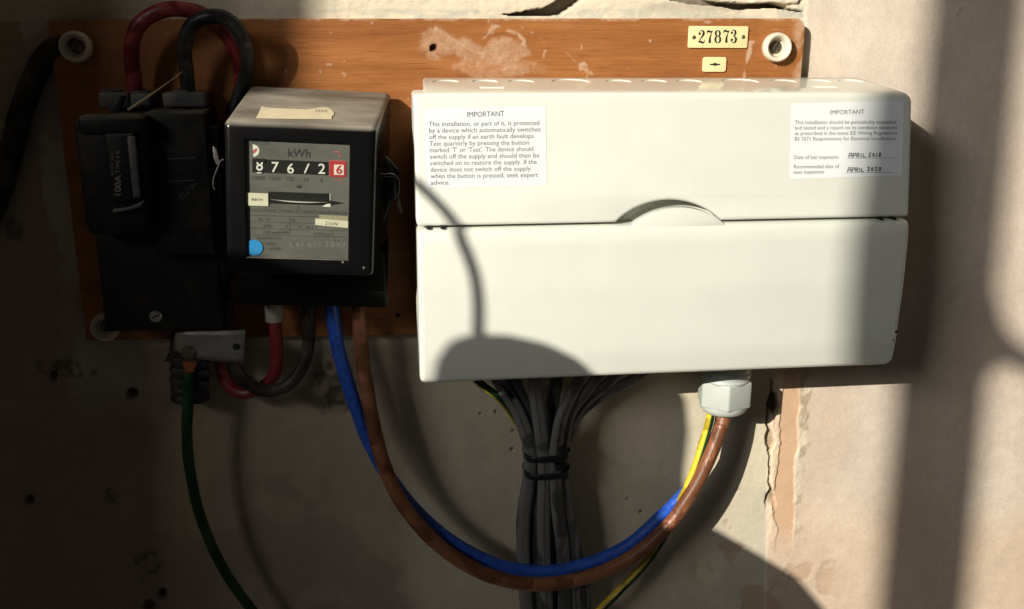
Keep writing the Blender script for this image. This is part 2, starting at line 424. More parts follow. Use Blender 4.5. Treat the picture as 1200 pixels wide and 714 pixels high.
# pink finishing plaster on the right
edge_x = np.where(PY < 260, 944, 902 - .02 * (PY - 455)) + 3 * w2
pink = sst(-2, 2, PX - edge_x)
PK = np.zeros(C.shape) + np.array((0.61, 0.512, 0.425)); PK = lerp(PK, (0.645, 0.56, 0.475), sst(.35, .7, streak)); PK = lerp(PK, (0.57, 0.435, 0.335), sst(.5, .8, fbm(X / 90 + 33, Z / 200 + 2)) * .6)
PK = lerp(PK, (0.60, 0.45, 0.33), sst(560, 640, QY) * .6)
C = C * (1 - pink[..., None]) + PK * pink[..., None]
# patchy flaking low on the right
fl = sst(.47, .53, fbm(X / 42 + 7, Z / 36 + 1, 5) + .0018 * (PY - 660) - .0012 * np.abs(PX - 860)) * sst(795, 830, QX) * (1 - sst(960, 1000, QX)) * sst(540, 575, QY)
C = lerp(C, (0.50, 0.36, 0.26), fl * .85)
# the made-good chase: smooth orange plaster between ragged lips
t = np.clip((PY - 440) / 190, 0, 1.2)
jz = fbm(Z / 26, X * 0 + 11, 5, gain=.55) - .5; jz2 = fbm(Z / 22, X * 0 + 47, 5, gain=.6) - .5
cl = 916 - 9 * t + 11 * jz + 2 * w3; cr = 938 - 10 * t + 7 * jz2 + 1.5 * w3
vis = sst(425, 440, PY) * (1 - sst(610, 650, QY))
strip = sst(-1, 1, PX - cl) * (1 - sst(-1, 1, PX - cr)) * vis
lipL = sst(-2, 1, PX - (905 - 4 * t + 5 * w2)) * (1 - sst(-1, 1, PX - cl)) * vis
lipR = sst(-1, 1, PX - cr) * (1 - sst(-3, 3, PX - (950 - 15 * t + 9 * w2 + 10 * jz))) * vis
C = lerp(C, (0.60, 0.40, 0.26), strip); C = lerp(C, (0.70, 0.55, 0.40), lipL); C = lerp(C, (0.62, 0.53, 0.42), lipR); C = lerp(C, (0.42, 0.34, 0.25), lipR * sst(.5, .7, fbm(X / 7, Z / 14 + 3)))
# relief, + is out of the wall
H = 1.3 * (big - .5) + .9 * w1 + .35 * w2 + .12 * w3
H = H * (1 - .7 * pink) + pink * (0.9 + .5 * (streak - .5))
H += -.9 * strip + lipL * (.7 + 1.6 * w2 + .6 * w3) + lipR * (.2 + 2.0 * w2 + .8 * w3)
H += -.6 * fl + topm * (.35 * w2 + .25 * w3) * 1.6
def cavity(mask, depth, col, ):
    global C, H
    H = H - mask * (depth + 3 * w2 + 2 * w3); C = lerp(C, col, mask * .9)
jag = 12 * (fbm(Z / 31, X * 0 + 3, 5, gain=.6) - .5) + 2.5 * w3
ckw = .9 + 5.0 * sst(.40, .66, fbm(Z / 17 + 4, X * 0 + 9, 4)) * sst(470, 540, PY)
ck = (1 - sst(-.5, .8, np.abs(PX - (903.5 - 3 * t + jag)) - ckw)) * sst(440, 452, PY) * (1 - sst(580, 600, QY))
cavity(ck, 6, (0.30, 0.225, 0.15))
cavity((1 - sst(.75, 1.1, np.hypot((PX - 906) / 6.5, (PY - 474) / 12) + w2)), 12, (0.12, 0.09, 0.065))
def soft_poly(poly, wx=2.5):
    return inpoly(PX + wx * 2 * w3 + wx * w2, PY + wx * w3 + wx * w2, poly).astype(float)
cavity(soft_poly([(583, 17.5), (610, 14), (640, 8.5), (657, -2), (668, -14), (695, -14), (681, 0), (669, 10), (656, 18), (640, 19), (600, 18.5)], 1.0), 16, (0.14, 0.12, 0.09))
cavity(soft_poly([(775, -14), (786, 0), (808, 5), (835, 7.5), (852, 9), (868, 12.5), (884, 11), (902, 10), (921, 12), (921, 8), (905, 3.5), (880, 4.5), (852, 3), (830, 0), (818, -14)], 1.5), 17, (0.13, 0.105, 0.08))
cavity(soft_poly([(919, 9), (941, 13), (941, 15), (919, 12)], .5), 6, (0.2, 0.15, 0.1))
H += 3.5 * sst(880, 884, QX) * (1 - sst(938, 942, QX)) * (1 - sst(3, 6, PY + 3 * w2)) * (PY > -20)
for hx, hy, hr, dp in [(62, 440, 5.5, 9), (155, 462, 6.5, 10), (152, 480, 0, 9), (35, 586, 5.5, 8), (190, 697, 6, 9), (174, 712, 8, 5), (604, 485, 2.2, 3), (563, 485, 1.8, 3), (581, 483, 1.8, 3),
                       (601, 505, 2.0, 3), (600, 527, 2.0, 3), (751, 600, 1.8, 3), (735, 585, 1.4, 2), (20, 260, 0, 2)]:
    if hr: cavity(1 - sst(.7, 1.15, np.hypot(PX - hx, PY - hy) / hr + .8 * w2), dp, (0.10, 0.08, 0.06))
for hx, hy, rx, ry, s_ in [(130, 584, 11, 10, 1), (172, 660, 20, 17, 3), (20, 268, 15, 18, 6), (395, 450, 22, 30, 5), (75, 432, 30, 14, 8)]:
    mm = (1 - sst(.6, 1.1, np.hypot((PX - hx) / rx, (PY - hy) / ry) + 2.4 * w2)); cavity(mm * sst(.35, .6, fbm(X / 5 + s_, Z / 5)), 2.5, (0.17, 0.145, 0.11))
# scratches and pencil line on the bare plaster
C = lerp(C, (0.25, 0.2, 0.16), (np.abs(PX - (1122 + (18 - PY) * .45)) < .8) * ((PY > 8) & (PY < 19)).astype(float) * .7)
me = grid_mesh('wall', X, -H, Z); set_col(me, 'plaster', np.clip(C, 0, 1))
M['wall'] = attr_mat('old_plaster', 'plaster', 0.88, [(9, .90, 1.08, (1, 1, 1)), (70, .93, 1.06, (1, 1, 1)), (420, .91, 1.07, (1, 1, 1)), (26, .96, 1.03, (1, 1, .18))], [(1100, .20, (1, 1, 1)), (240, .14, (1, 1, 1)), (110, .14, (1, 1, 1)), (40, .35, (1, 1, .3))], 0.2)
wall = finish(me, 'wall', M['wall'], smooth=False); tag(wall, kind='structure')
for p in wall.data.polygons[:0]: pass
wall.data.shade_smooth()

# ================================================================== what throws the big soft shadows: window, plus an added side panel, silhouette slab and curved tube
def occ(x, z, h):
    """the point h mm out from the wall on the sunbeam that reaches wall point x, z"""
    W = np.array([x, 0.0, z]); k = h / -(LAMP[1]); return W + (LAMP - W) * k
HW = 3500.0
def slab(name, pts, m, h=HW, th=60.0, parent=None, kind='structure', ref=None):
    q = occ(*(ref or pts[0]), h); d_ = LAMP - q; mb = MB(); mb.prism([occ(x, z, h) for x, z in pts], d_ * (th / -d_[1]), 4.0)
    o = mb.build(name, m, parent); 
    if parent is None: tag(o, kind=kind)
    return o
slab('window_wall', [(-2300, -1300), (-63, -1300), (-40, 330), (-2300, 330)], M['plasterboard'], th=140, ref=(-50, -50))
slab('window_post', [(532, -1300), (645, -1300), (562, 330), (473, 330)], M['timber'])
slab('window_transom', [(585, -350), (596, -345), (604, -329), (618, -324), (640, -339), (1500, -960), (1500, -925), (640, -311), (622, -299), (606, -284), (597, -255), (585, -250)], M['timber'], h=HW - 70, ref=(600, -320))
mb = MB(); mb.box(-450, -420, -325, -1.5, -900, 330, 3); tag(mb.build('added_shade_panel', M['plasterboard']), kind='structure')  # added unseen panel that keeps window light off the left side
HS = 1500.0  # added unseen slab, its head-and-shoulders outline shaped to cast the lower shadow
sil = [(-900, -60), (-150, -85), (-95, -140), (-75, -222), (40, -241), (84, -262), (118, -305), (130, -338), (140, -343), (147, -338), (153, -322), (164, -308), (180, -303), (210, -304.5), (241, -313), (266, -327), (282, -345), (287, -380), (285, -425), (289, -462), (304, -477), (325, -488), (361, -512), (410, -545), (446, -588), (470, -650), (500, -900), (-900, -900)]
mb = MB(); d_ = LAMP - occ(200, -400, HS); mb.prism([occ(x, z, HS) for x, z in sil], d_ * (140 / -d_[1]), 6.0)
o = mb.build('shadow_silhouette', M['sheet'], loc=occ(-50, -900, HS)); tag(o, 'added head-and-shoulders silhouette out of frame that shades the lower left wall', 'shadow caster')
mb = MB(); tube(mb, spline([occ(x, z, HS) for x, z in [(124, -170), (142, -184), (167, -211), (182, -242), (188, -270), (186, -310)]], 8), 3.2, seg=10)  # added unseen tube, bent to cast the curved shadow line
tag(mb.build('curved_shadow_caster', M['blkcab'], loc=occ(150, -182, HS)), 'added thin tube out of frame whose curved shadow crosses the white unit', 'cable')

# ================================================================== the wooden board
bx = np.linspace(-253, 366, 480); bz = np.linspace(-272, 4, 220)
X, Z = np.meshgrid(bx, bz); zb = -262 - 10 * (X + 253) / 619; zt = 1.5 + 4.5 * (X + 253) / 619
Z = zb + (Z + 272) / 276 * (zt - zb)
ch = np.clip((Z - (zt - 11)) / 11, 0, 1); X = np.minimum(X, 366 - 9 * (1 - np.sqrt(1 - ch ** 2 * .98)))
ch = np.clip((Z - (zt - 5)) / 5, 0, 1); X = np.maximum(X, -253 + 4 * (1 - np.sqrt(1 - ch ** 2 * .98)))
PX, PY = project(X, X * 0 - 13, Z)
w1 = fbm(X / 22, Z / 22) - .5; w2 = fbm(X / 6 + 40, Z / 6) - .5; w3 = fbm(X / 2 + 3, Z / 2 + 8, 3) - .5
qx = PX + 22 * w1 + 10 * w2; qy = PY + 16 * w1 + 9 * w2
res = np.zeros_like(X)
def blob(cx, cy, rx, ry, ang=0, lo=.6, hi=1.05):
    c, s_ = math.cos(ang), math.sin(ang); dx, dy = qx - cx, qy - cy
    return 1 - sst(lo, hi, np.hypot((dx * c + dy * s_) / rx, (-dx * s_ + dy * c) / ry))
res = np.maximum(res, .62 * blob(512, 52, 28, 22)); res = np.maximum(res, .62 * blob(560, 66, 46, 17, .5))
res = np.maximum(res, .66 * blob(590, 62, 34, 24)); res = np.maximum(res, .5 * blob(585, 80, 70, 13))
rim = lambda cx, cy, rx, ry, a=0: np.exp(-((np.hypot((qx - cx) / rx, (qy - cy) / ry) - 1) / .10) ** 2)
res = np.maximum(res, .95 * rim(588, 58, 26, 25) * sst(.4, .6, fbm(X / 5, Z / 5))); res = np.maximum(res, .8 * rim(612, 58, 24, 24) * (qx > 612) * sst(.35, .6, fbm(X / 4 + 9, Z / 4)))
res = np.maximum(res, .85 * np.exp(-((qy - (40 + .55 * (qx - 520))) / 3.5) ** 2) * (qx > 510) * (qx < 572))
res = np.maximum(res, .22 * blob(680, 40, 34, 22) * sst(.4, .6, fbm(X / 8 + 5, Z / 8))); res = np.maximum(res, .14 * blob(690, 60, 36, 26, 0, .2, 1.2))
res = np.maximum(res, .8 * blob(688, 82, 11, 4)); res = np.maximum(res, .7 * np.exp(-((PX - 668 - (PY - 66) * 1.1) / 1.3) ** 2) * (PY > 60) * (PY < 80))
# scuffs at the right edge, plaster run under the number plate, flecks
res = np.maximum(res, .75 * sst(924, 936, PX + 5 * w2) * sst(.32, .52, fbm(X / 6, Z / 14))); res = np.maximum(res, .8 * (1 - sst(23, 26, PY + 4 * w2 + 3 * w3)) * sst(.35, .55, fbm(X / 12 + 4, Z / 4)))
tr_ = (PY - 48) / 42; res = np.maximum(res, .95 * (1 - sst(.5, 1, np.abs(PX - (881 - 9 * tr_ + 3 * w2)) / (5.5 - 4 * np.clip(tr_, 0, 1)))) * (PY > 47) * sst(.25, .5, fbm(X / 3, Z / 6)))
fle = fbm(X / 4.0 + 31, Z / 4.0 + 7, 2); res = np.maximum(res, .8 * sst(.90, .93, fle))
rg = np.random.RandomState(5)
for k in range(30):
    fx, fy, r_ = rg.uniform(70, 940), rg.uniform(24, 118), rg.uniform(.8, 2.6)
    res = np.maximum(res, rg.uniform(.4, .95) * (1 - sst(.5, 1.1, np.hypot((PX - fx) / r_ + w2, (PY - fy) / (r_ * rg.uniform(.6, 2.4))))))
for (fx, fy, rx, ry) in [(500, 95, 2, 3.5), (436, 27, 2, 3), (386, 76, 5, 2), (404, 88, 2.5, 3), (762, 48, 3, 2.5), (335, 83, 2, 5), (412, 120, 2, 2), (830, 26, 8, 2.2), (843, 24, 5, 2)]:
    res = np.maximum(res, .85 * (1 - sst(.5, 1.1, np.hypot((PX - fx) / rx, (PY - fy) / ry) + .8 * w2)))
for (x0, y0, x1, y1) in [(127, 53, 135, 78), (148, 50, 153, 60), (92, 115, 98, 130), (70, 73, 66, 82), (905, 34, 918, 36)]:
    tt = np.clip(((PX - x0) * (x1 - x0) + (PY - y0) * (y1 - y0)) / ((x1 - x0) ** 2 + (y1 - y0) ** 2), 0, 1)
    res = np.maximum(res, .6 * (1 - sst(.6, 1.4, np.hypot(PX - x0 - tt * (x1 - x0), PY - y0 - tt * (y1 - y0)))))
hole = (1 - sst(.6, 1.1, np.hypot((PX - 507) / 4.2, (PY - 56) / 4.0) + 1.2 * w2)) + (1 - sst(.7, 1.0, np.hypot(PX - 466, PY - 370) / 1.8))
hole = np.clip(hole, 0, 1)
res = np.clip(res * (.62 + .75 * fbm(X / 3.5 + 2, Z / 3.5, 4)), 0, 1) * (1 - hole)
D = 13.0 + .18 * w2 + .45 * res * (.6 + 2 * np.abs(w2)) - 5 * hole + .25 * (fbm(X / 60, Z / 3) - .5)
nz, nx = X.shape
front = grid_mesh('b', X, -D, Z)
bm = bmesh.new(); bm.from_mesh(front); bm.verts.ensure_lookup_table()
be = [e for e in bm.edges if e.is_boundary]
ex_ = bmesh.ops.extrude_edge_only(bm, edges=be); nv = [v for v in ex_['geom'] if isinstance(v, bmesh.types.BMVert)]
for v in nv: v.co.y = -0.3
bmesh.ops.recalc_face_normals(bm, faces=bm.faces); bm.to_mesh(front)
bnd = len(bm.verts) - nx * nz; bm.free()
A = np.zeros((nx * nz + bnd, 3)); A[:nx * nz, 0] = res.reshape(-1); A[:nx * nz, 1] = hole.reshape(-1); A[nx * nz:, 0] = .15
if len(front.vertices) == len(A): set_col(front, 'residue', A)
def wood():
    m = bpy.data.materials.new('varnished_mahogany'); m.use_nodes = True; nt = m.node_tree; N = nt.nodes; L = nt.links; b = N['Principled BSDF']
    tc = N.new('ShaderNodeTexCoord')
    def ns(sc, st, det=6, dist=0.0):
        mp = N.new('ShaderNodeMapping'); mp.inputs['Scale'].default_value = st; L.new(tc.outputs['Object'], mp.inputs['Vector'])
        n = N.new('ShaderNodeTexNoise'); n.inputs['Scale'].default_value = sc; n.inputs['Detail'].default_value = det; n.inputs['Roughness'].default_value = .62; n.inputs['Distortion'].default_value = dist
        L.new(mp.outputs[0], n.inputs['Vector']); return n.outputs['Fac']
    def ramp(x, stops):
        r = N.new('ShaderNodeValToRGB'); e = r.color_ramp.elements
        while len(e) < len(stops): e.new(.5)
        for q, (p, c) in zip(e, stops): q.position = p; q.color = tuple(c) + (1,)
        L.new(x, r.inputs[0]); return r.outputs[0]
    def mul(a, c, f=1.0):
        n = N.new('ShaderNodeMix'); n.data_type = 'RGBA'; n.blend_type = 'MULTIPLY'; n.inputs[0].default_value = f; L.new(a, n.inputs[6]); L.new(c, n.inputs[7]); return n.outputs[2]
    base = ramp(ns(9, (.5, 1, 5), 5, .6), [(.3, (.225, .080, .022)), (.52, (.305, .117, .034)), (.72, (.375, .157, .050))])
    grain = ramp(ns(46, (1.1, 1, 30), 6, .3), [(.36, (.84, .80, .77)), (.5, (.97, .97, .97)), (.66, (1.05, 1.04, 1.03))])
    pores = ramp(ns(300, (.13, 1, 3.2), 3), [(.30, (.58, .52, .48)), (.42, (1, 1, 1))])
    c = mul(mul(base, grain), pores, .8)
    at_ = N.new('ShaderNodeAttribute'); at_.attribute_name = 'residue'; sp = N.new('ShaderNodeSeparateColor'); L.new(at_.outputs['Color'], sp.inputs[0])
    mx = N.new('ShaderNodeMix'); mx.data_type = 'RGBA'; 
    fn = ns(330, (1, 1, 1), 5); f2 = ns(60, (1, 1, 1), 5); sm = N.new('ShaderNodeMath'); sm.operation = 'ADD'; L.new(fn, sm.inputs[0]); L.new(f2, sm.inputs[1])
    sb = N.new('ShaderNodeMath'); sb.operation = 'MULTIPLY_ADD'; L.new(sm.outputs[0], sb.inputs[0]); sb.inputs[1].default_value = .75; L.new(sp.outputs[0], sb.inputs[2])
    mr = N.new('ShaderNodeMapRange'); mr.inputs[1].default_value = 1.0; mr.inputs[2].default_value = 1.75; mr.inputs[4].default_value = .50; L.new(sb.outputs[0], mr.inputs[0])
    L.new(mr.outputs[0], mx.inputs[0]); L.new(c, mx.inputs[6]); mx.inputs[7].default_value = (.58, .44, .32, 1)
    m2 = N.new('ShaderNodeMix'); m2.data_type = 'RGBA'; L.new(sp.outputs[1], m2.inputs[0]); L.new(mx.outputs[2], m2.inputs[6]); m2.inputs[7].default_value = (.02, .015, .012, 1)
    L.new(m2.outputs[2], b.inputs['Base Color'])
    rr = N.new('ShaderNodeMapRange'); rr.inputs[3].default_value = .42; rr.inputs[4].default_value = .9; L.new(sp.outputs[0], rr.inputs[0]); L.new(rr.outputs[0], b.inputs['Roughness'])
    b.inputs['Specular IOR Level'].default_value = .35
    bp = N.new('ShaderNodeBump'); bp.inputs['Strength'].default_value = 1; bp.inputs['Distance'].default_value = .00012; L.new(ns(120, (.12, 1, 6), 4), bp.inputs['Height']); L.new(bp.outputs[0], b.inputs['Normal'])
    return m
M['wood'] = wood()
board = thing('meter_board', (56, -0.3, -270), 'varnished brown wooden backboard with plaster smears carrying the black meter and the white unit', 'board')
o = finish(front, 'backing_panel', M['wood'], board, smooth=True)
for px, py, dd in [(89, 55, 13), (910.5, 55.5, 13), (124, 383, 13)]:
    P = at(px, py, 13.3 + 4); P[1] = -12.6
    mb = MB(); mb.lathe(P, (0, -1, 0), [(11.6, 0), (12.2, 1), (12.4, 5), (12.0, 8.0), (11.2, 9.6), (10.2, 10.0), (9.2, 9.0), (7.8, 6.5), (7.2, 3.0), (7.0, 1.0), (0, 1.0)], 40)
    b_ = mb.build('porcelain_bush', M['porcelain'], board)
    mb = MB(); mb.lathe(P, (0, -1, 0), [(5.6, 1.4), (5.6, 2.6), (4.6, 3.8), (0, 4.2)], 24)
    a_ = 1.05; c_, s_ = math.cos(a_), math.sin(a_)
    mb2 = MB(); mb2.lathe(P, (0, -1, 0), [(5.4, .9), (5.4, 2.0), (4.2, 3.0), (0, 3.3)], 24)
    mb2.build('screw', M['screw'], b_)
    mb.bm.free(); mb = MB()
    mb.prism([P + np.array([c_ * q * 5 - s_ * r_ * .5, -3.35, s_ * q * 5 + c_ * r_ * .5]) for q, r_ in ((-1, -1), (1, -1), (1, 1), (-1, 1))], (0, .5, 0)); mb.build('screw_slot', M['tie'], b_)

# number plate and the small slotted plate
def Mb(dd): return lambda px, py: at(px, py, dd)
def rrect(px0, py0, px1, py1, r, dd, n=5, skew=0):
    a, c = at(px0, py0, dd), at(px1, py1 , dd); x0, x1, z1, z0 = a[0], c[0], a[2], c[2]; z0, z1 = min(z0, z1), max(z0, z1); out = []
    for cx, cz, a0 in ((x1 - r, z1 - r, 0), (x0 + r, z1 - r, 90), (x0 + r, z0 + r, 180), (x1 - r, z0 + r, 270)):
        for k in range(n + 1):
            t = math.radians(a0 + 90 * k / n); out.append((cx + r * math.cos(t), -dd, cz + r * math.sin(t)))
    return out
plate = thing('number_plate', at(842, 44, 13), 'cream ivorine plate numbered 27873 at the top right of the wooden board', 'number plate')
mb = MB(); mb.prism(rrect(807.5, 30.5, 875.5, 56.3, 1.2, 15.0), (0, 1.5, 0), .25); mb.build('plate', M['ivory'], plate)
mb = MB(); Mp = Mb(15.08)
# bold clarendon figures drawn as thick and thin strokes
def fat(pts, ws, mb=mb):
    P = spline([(x, y, w) for (x, y), w in zip(pts, ws)], 6)
    L_, R_ = [], []
    for i, p in enumerate(P):
        a = P[max(i - 1, 0)]; b = P[min(i + 1, len(P) - 1)]; dx, dy = b[0] - a[0], b[1] - a[1]; l = math.hypot(dx, dy) or 1
        nx_, ny_ = -dy / l * p[2] / 2, dx / l * p[2] / 2
        L_.append(mb.v(Mp(p[0] + nx_, p[1] + ny_))); R_.append(mb.v(Mp(p[0] - nx_, p[1] - ny_)))
    for i in range(len(P) - 1): mb.face((L_[i], L_[i + 1], R_[i + 1], R_[i]))
def dot(x, y, r):
    mb.face([mb.v(Mp(x + r * math.cos(t), y + r * math.sin(t))) for t in np.linspace(0, 2 * math.pi, 14)[:-1]])
def dig(ch, x, y):      # x,y top left; cell 8.2 x 15.5 px
    s = lambda u, v: (x + u, y + v)
    if ch == '2':
        dot(*s(1.7, 4.0), 1.5); fat([s(1.0, 4.6), s(2.0, 1.2), s(4.2, .35), s(6.3, 2.0), s(6.2, 5.0), s(4.0, 8.4), s(1.6, 11.6), s(.6, 14.2)], [.6, .7, 1.2, 2.5, 2.5, 1.7, 1.0, .9])
        fat([s(.5, 14.6), s(2.4, 13.3), s(5.2, 14.6), s(7.0, 13.6), s(7.6, 11.0)], [1.2, 2.2, 2.4, 1.2, .5])
    if ch == '7':
        fat([s(.9, 3.8), s(1.2, .6)], [1.0, .8]); fat([s(1.0, 1.7), s(3.2, 1.0), s(5.0, 2.0), s(7.0, 1.2)], [1.8, 2.4, 2.0, 1.0]); fat([s(7.5, .6), s(5.6, 5.4), s(4.4, 9.5), s(4.2, 15.0)], [.7, 1.2, 2.2, 3.0])
    if ch == '8':
        for cy, ry, rx in ((3.8, 3.3, 2.5), (11.0, 4.0, 2.9)):
            fat([s(4 + rx * math.cos(q), cy + ry * math.sin(q)) for q in np.linspace(0, 2 * math.pi, 13)], [.8 + 1.6 * abs(math.cos(q)) for q in np.linspace(0, 2 * math.pi, 13)])
    if ch == '3':
        dot(*s(1.9, 3.6), 1.4); fat([s(1.3, 3.6), s(2.4, .9), s(4.2, .4), s(6.0, 2.0), s(5.8, 5.2), s(4.2, 7.0), s(3.0, 7.3)], [.6, .7, 1.2, 2.3, 2.2, .9, .7])
        fat([s(3.0, 7.3), s(5.2, 8.0), s(6.7, 10.6), s(6.0, 13.8), s(3.8, 15.2), s(1.7, 14.2), s(1.0, 12.0)], [.7, 1.2, 2.5, 2.2, 1.1, .8, .7]); dot(*s(1.8, 11.8), 1.5)
for ch, x, y in (('2', 818.2, 35.6), ('7', 827.6, 35.6), ('8', 837.2, 35.4), ('7', 847.0, 35.2), ('3', 855.8, 35.0)): dig(ch, x, y)
mb.build('lettering', M['pen'], plate, recalc=False)
for px, py in ((813.2, 44.0), (871, 43.6)):
    mb = MB(); mb.lathe(at(px, py, 14.9), (0, -1, 0), [(1.7, 0), (1.7, .3), (1.2, .7), (0, .8)], 16); mb.build('screw', M['screw'], plate)
plate = thing('slotted_plate', at(837, 75, 13), 'small blank cream plate with one dark screw slot under the number plate', 'plate')
mb = MB(); mb.prism(rrect(824, 67.0, 850.5, 84.3, 2.0, 14.8), (0, 1.4, 0), .3); mb.build('plate', M['ivory'], plate)
mb = MB(); Mp = Mb(14.9); mb.face([mb.v(Mp(*p)) for p in ((831.5, 75.0), (836, 74.6), (838, 73.4), (840, 74.6), (844, 75.1), (844, 76.4), (840, 76.7), (838, 77.6), (835.5, 76.7), (831.5, 76.2))]); mb.build('screw_slot', M['pen'], plate, recalc=False)

# ================================================================== the consumer unit
CU = thing('consumer_unit', (224, -13, -277), 'wide white plastic consumer unit with closed lid and two printed notices on its upper cover', 'fuse box')
UX0, UX1 = 26.0, 423.5
def dcov(z):      # how far the front stands off the wall at height z
    return float(np.interp(z, [-277, -255, -200, -160, -149, -100, -50], [112, 116, 119, 118.5, 115, 108.07, 101]))
# rear body with knock-outs sunk in its top
mb = MB()
mb.hexa([(36, -13, -270), (419, -13, -270), (419, -13, -43.2), (37, -13, -43.2)], [(33, -98, -268), (417, -98, -268), (417, -98, -50.3), (34, -98, -50.3)], 2.5, 3)
body = mb.build('rear_body', M['cream_body'], CU)
cut = MB()
nT = np.array([0, -0.0834, 0.9965])
def topz(y): return -43.2 - (-y - 13) * 7.1 / 85
for px, r_ in [(522, 13), (568, 13), (610, 13), (668, 19), (724, 13), (766, 13), (807, 13), (867, 19), (918, 13), (958, 13), (997, 13)]:
    # 11 round knock-outs in a row, seen almost edge-on
    yy = -38.0; P = on_plane(px, 95.2, (0, -38, topz(-38)), nT)
    cut.lathe(np.array((P[0], yy, topz(yy))) + nT * 4, -nT, [(0, 0), (r_ * .82, 0), (r_ * .82, 4.6), (0, 4.6)], 28)
for px in (575, 967):
    P = on_plane(px, 102.5, (0, -72, topz(-72)), nT); cut.box(P[0] - 10, P[0] + 10, -76, -67, topz(-72) - .6, topz(-72) + 4)
bmesh.ops.recalc_face_normals(cut.bm, faces=cut.bm.faces)
cme = bpy.data.meshes.new('c'); cut.bm.to_mesh(cme); cut.bm.free(); cme.transform(WM[CU.name].inverted() @ Matrix.Scale(0.001, 4))
co_ = bpy.data.objects.new('c', cme); COL.objects.link(co_); co_.parent = CU
md = body.modifiers.new('b', 'BOOLEAN'); md.object = co_; md.operation = 'DIFFERENCE'; md.solver = 'EXACT'
bpy.context.view_layer.update()
nm = bpy.data.meshes.new_from_object(body.evaluated_get(bpy.context.evaluated_depsgraph_get())); body.modifiers.clear(); body.data = nm
bpy.data.objects.remove(co_); nm.materials.clear(); nm.materials.append(M['cream_body']); smooth_by_angle(nm)

def bent_panel(name, outline, dback, m, bev, parent, dfun, nocut=None):
    """an outline in x,z turned into a thick panel whose front follows dfun"""
    b = bmesh.new()
    A_ = [b.verts.new((x, -200.0, z)) for x, z in outline]; fr_ = b.faces.new(A_)
    B_ = [b.verts.new((x, -dback, z)) for x, z in outline]; b.faces.new(B_[::-1])
    n = len(A_); sides = []
    for i in range(n): sides.append(b.faces.new((A_[i], B_[i], B_[(i + 1) % n], A_[(i + 1) % n])))
    bmesh.ops.recalc_face_normals(b, faces=b.faces)
    es = [e for e in b.edges if abs(e.verts[0].co.y + 200) < .01 and abs(e.verts[1].co.y + 200) < .01]
    # the upright corner edges too, where the outline turns sharply
    for e in b.edges:
        if abs(e.verts[0].co.y - e.verts[1].co.y) > 1 and len(e.link_faces) == 2 and e.calc_face_angle(0) > 1.2: es.append(e)
    bmesh.ops.bevel(b, geom=es, offset=bev, segments=4, profile=0.5, affect='EDGES', clamp_overlap=True)
    zlo = min(z for x, z in outline); zhi = max(z for x, z in outline)
    for z in np.linspace(zlo, zhi, 26)[1:-1]:
        bmesh.ops.bisect_plane(b, geom=list(b.verts) + list(b.edges) + list(b.faces), plane_co=(0, 0, float(z)), plane_no=(0, 0, 1))
    for v in b.verts:
        if v.co.y < -190: v.co.y += 200 - dfun(v.co.z)
    mb = MB(); mb.merge(b)
    return mb.build(name, m, parent)
# finger notch: arc through the pixels of the photo, on the cover front
nP0 = np.array([0, -dcov(-50), -50.0]); nP1 = np.array([0, -dcov(-149), -149.0]); tv = nP1 - nP0; nC = np.cross(np.array([1.0, 0, 0]), tv); nC /= np.linalg.norm(nC)
if nC[1] > 0: nC = -nC
def Mc(off):
    return lambda px, py: on_plane(px, py, nP0 + nC * off, nC)
ncL, ncT, ncR = Mc(0)(722, 262), Mc(0)(790, 235), Mc(0)(846, 258)
def arc3(a, b, c, n):
    ax, ay, bx_, by, cx, cy = a[0], a[2], b[0], b[2], c[0], c[2]
    d_ = 2 * (ax * (by - cy) + bx_ * (cy - ay) + cx * (ay - by))
    ux = ((ax * ax + ay * ay) * (by - cy) + (bx_ * bx_ + by * by) * (cy - ay) + (cx * cx + cy * cy) * (ay - by)) / d_
    uy = ((ax * ax + ay * ay) * (cx - bx_) + (bx_ * bx_ + by * by) * (ax - cx) + (cx * cx + cy * cy) * (bx_ - ax)) / d_
    r_ = math.hypot(ax - ux, ay - uy); t0 = math.atan2(ay - uy, ax - ux); t1 = math.atan2(cy - uy, cx - ux)
    return [(ux + r_ * math.cos(t0 + (t1 - t0) * k / n), uy + r_ * math.sin(t0 + (t1 - t0) * k / n)) for k in range(n + 1)]
zs_ = -148.6
nch = arc3((ncL[0], 0, zs_), (ncT[0], 0, ncT[2]), (ncR[0], 0, zs_), 18)
outl = [(UX0, zs_)] + [(nch[0][0] - 5, zs_)] + nch + [(nch[-1][0] + 4, zs_)] + [(UX1 + .5, zs_)] + [(UX1 - .8 - 9 + 9 * math.cos(t), -59.5 + 9 * math.sin(t)) for t in np.linspace(0.05, math.pi / 2, 8)] + [(UX0 + 3 - 3 * math.sin(t), -53.5 + 3 * math.cos(t)) for t in np.linspace(0.2, 1.4, 3)]
bent_panel('upper_cover', outl, 58, M['cream'], 3.2, CU, dcov)
lid_out = [(UX0 + .3, -150.6), (UX0 + .3, -277)] + [(UX1 - 4 + 7 * math.sin(t), -270 - 7 * math.cos(t)) for t in np.linspace(0.05, math.pi / 2, 7)] + [(UX1 + 1, -150.6)]
lid = bent_panel('lid', lid_out, 60, M['cream'], 4.5, CU, dcov)
# thumb tab rising from the lid into the notch
q0, q1, q2 = Mc(0)(741, 265), Mc(0)(797, 243.2), Mc(0)(849, 261.5)
ta = arc3((q0[0], 0, -151.0), (q1[0], 0, q1[2]), (q2[0], 0, -151.0), 18)
mb = MB(); mb.prism([(x, -115.2, z) for x, z in ta] + [(ta[-1][0], -115.2, -154.0), (ta[0][0], -115.2, -154.0)], (0, 10, 0), .7, 2)
mb.build('thumb_tab', M['cream'], lid)
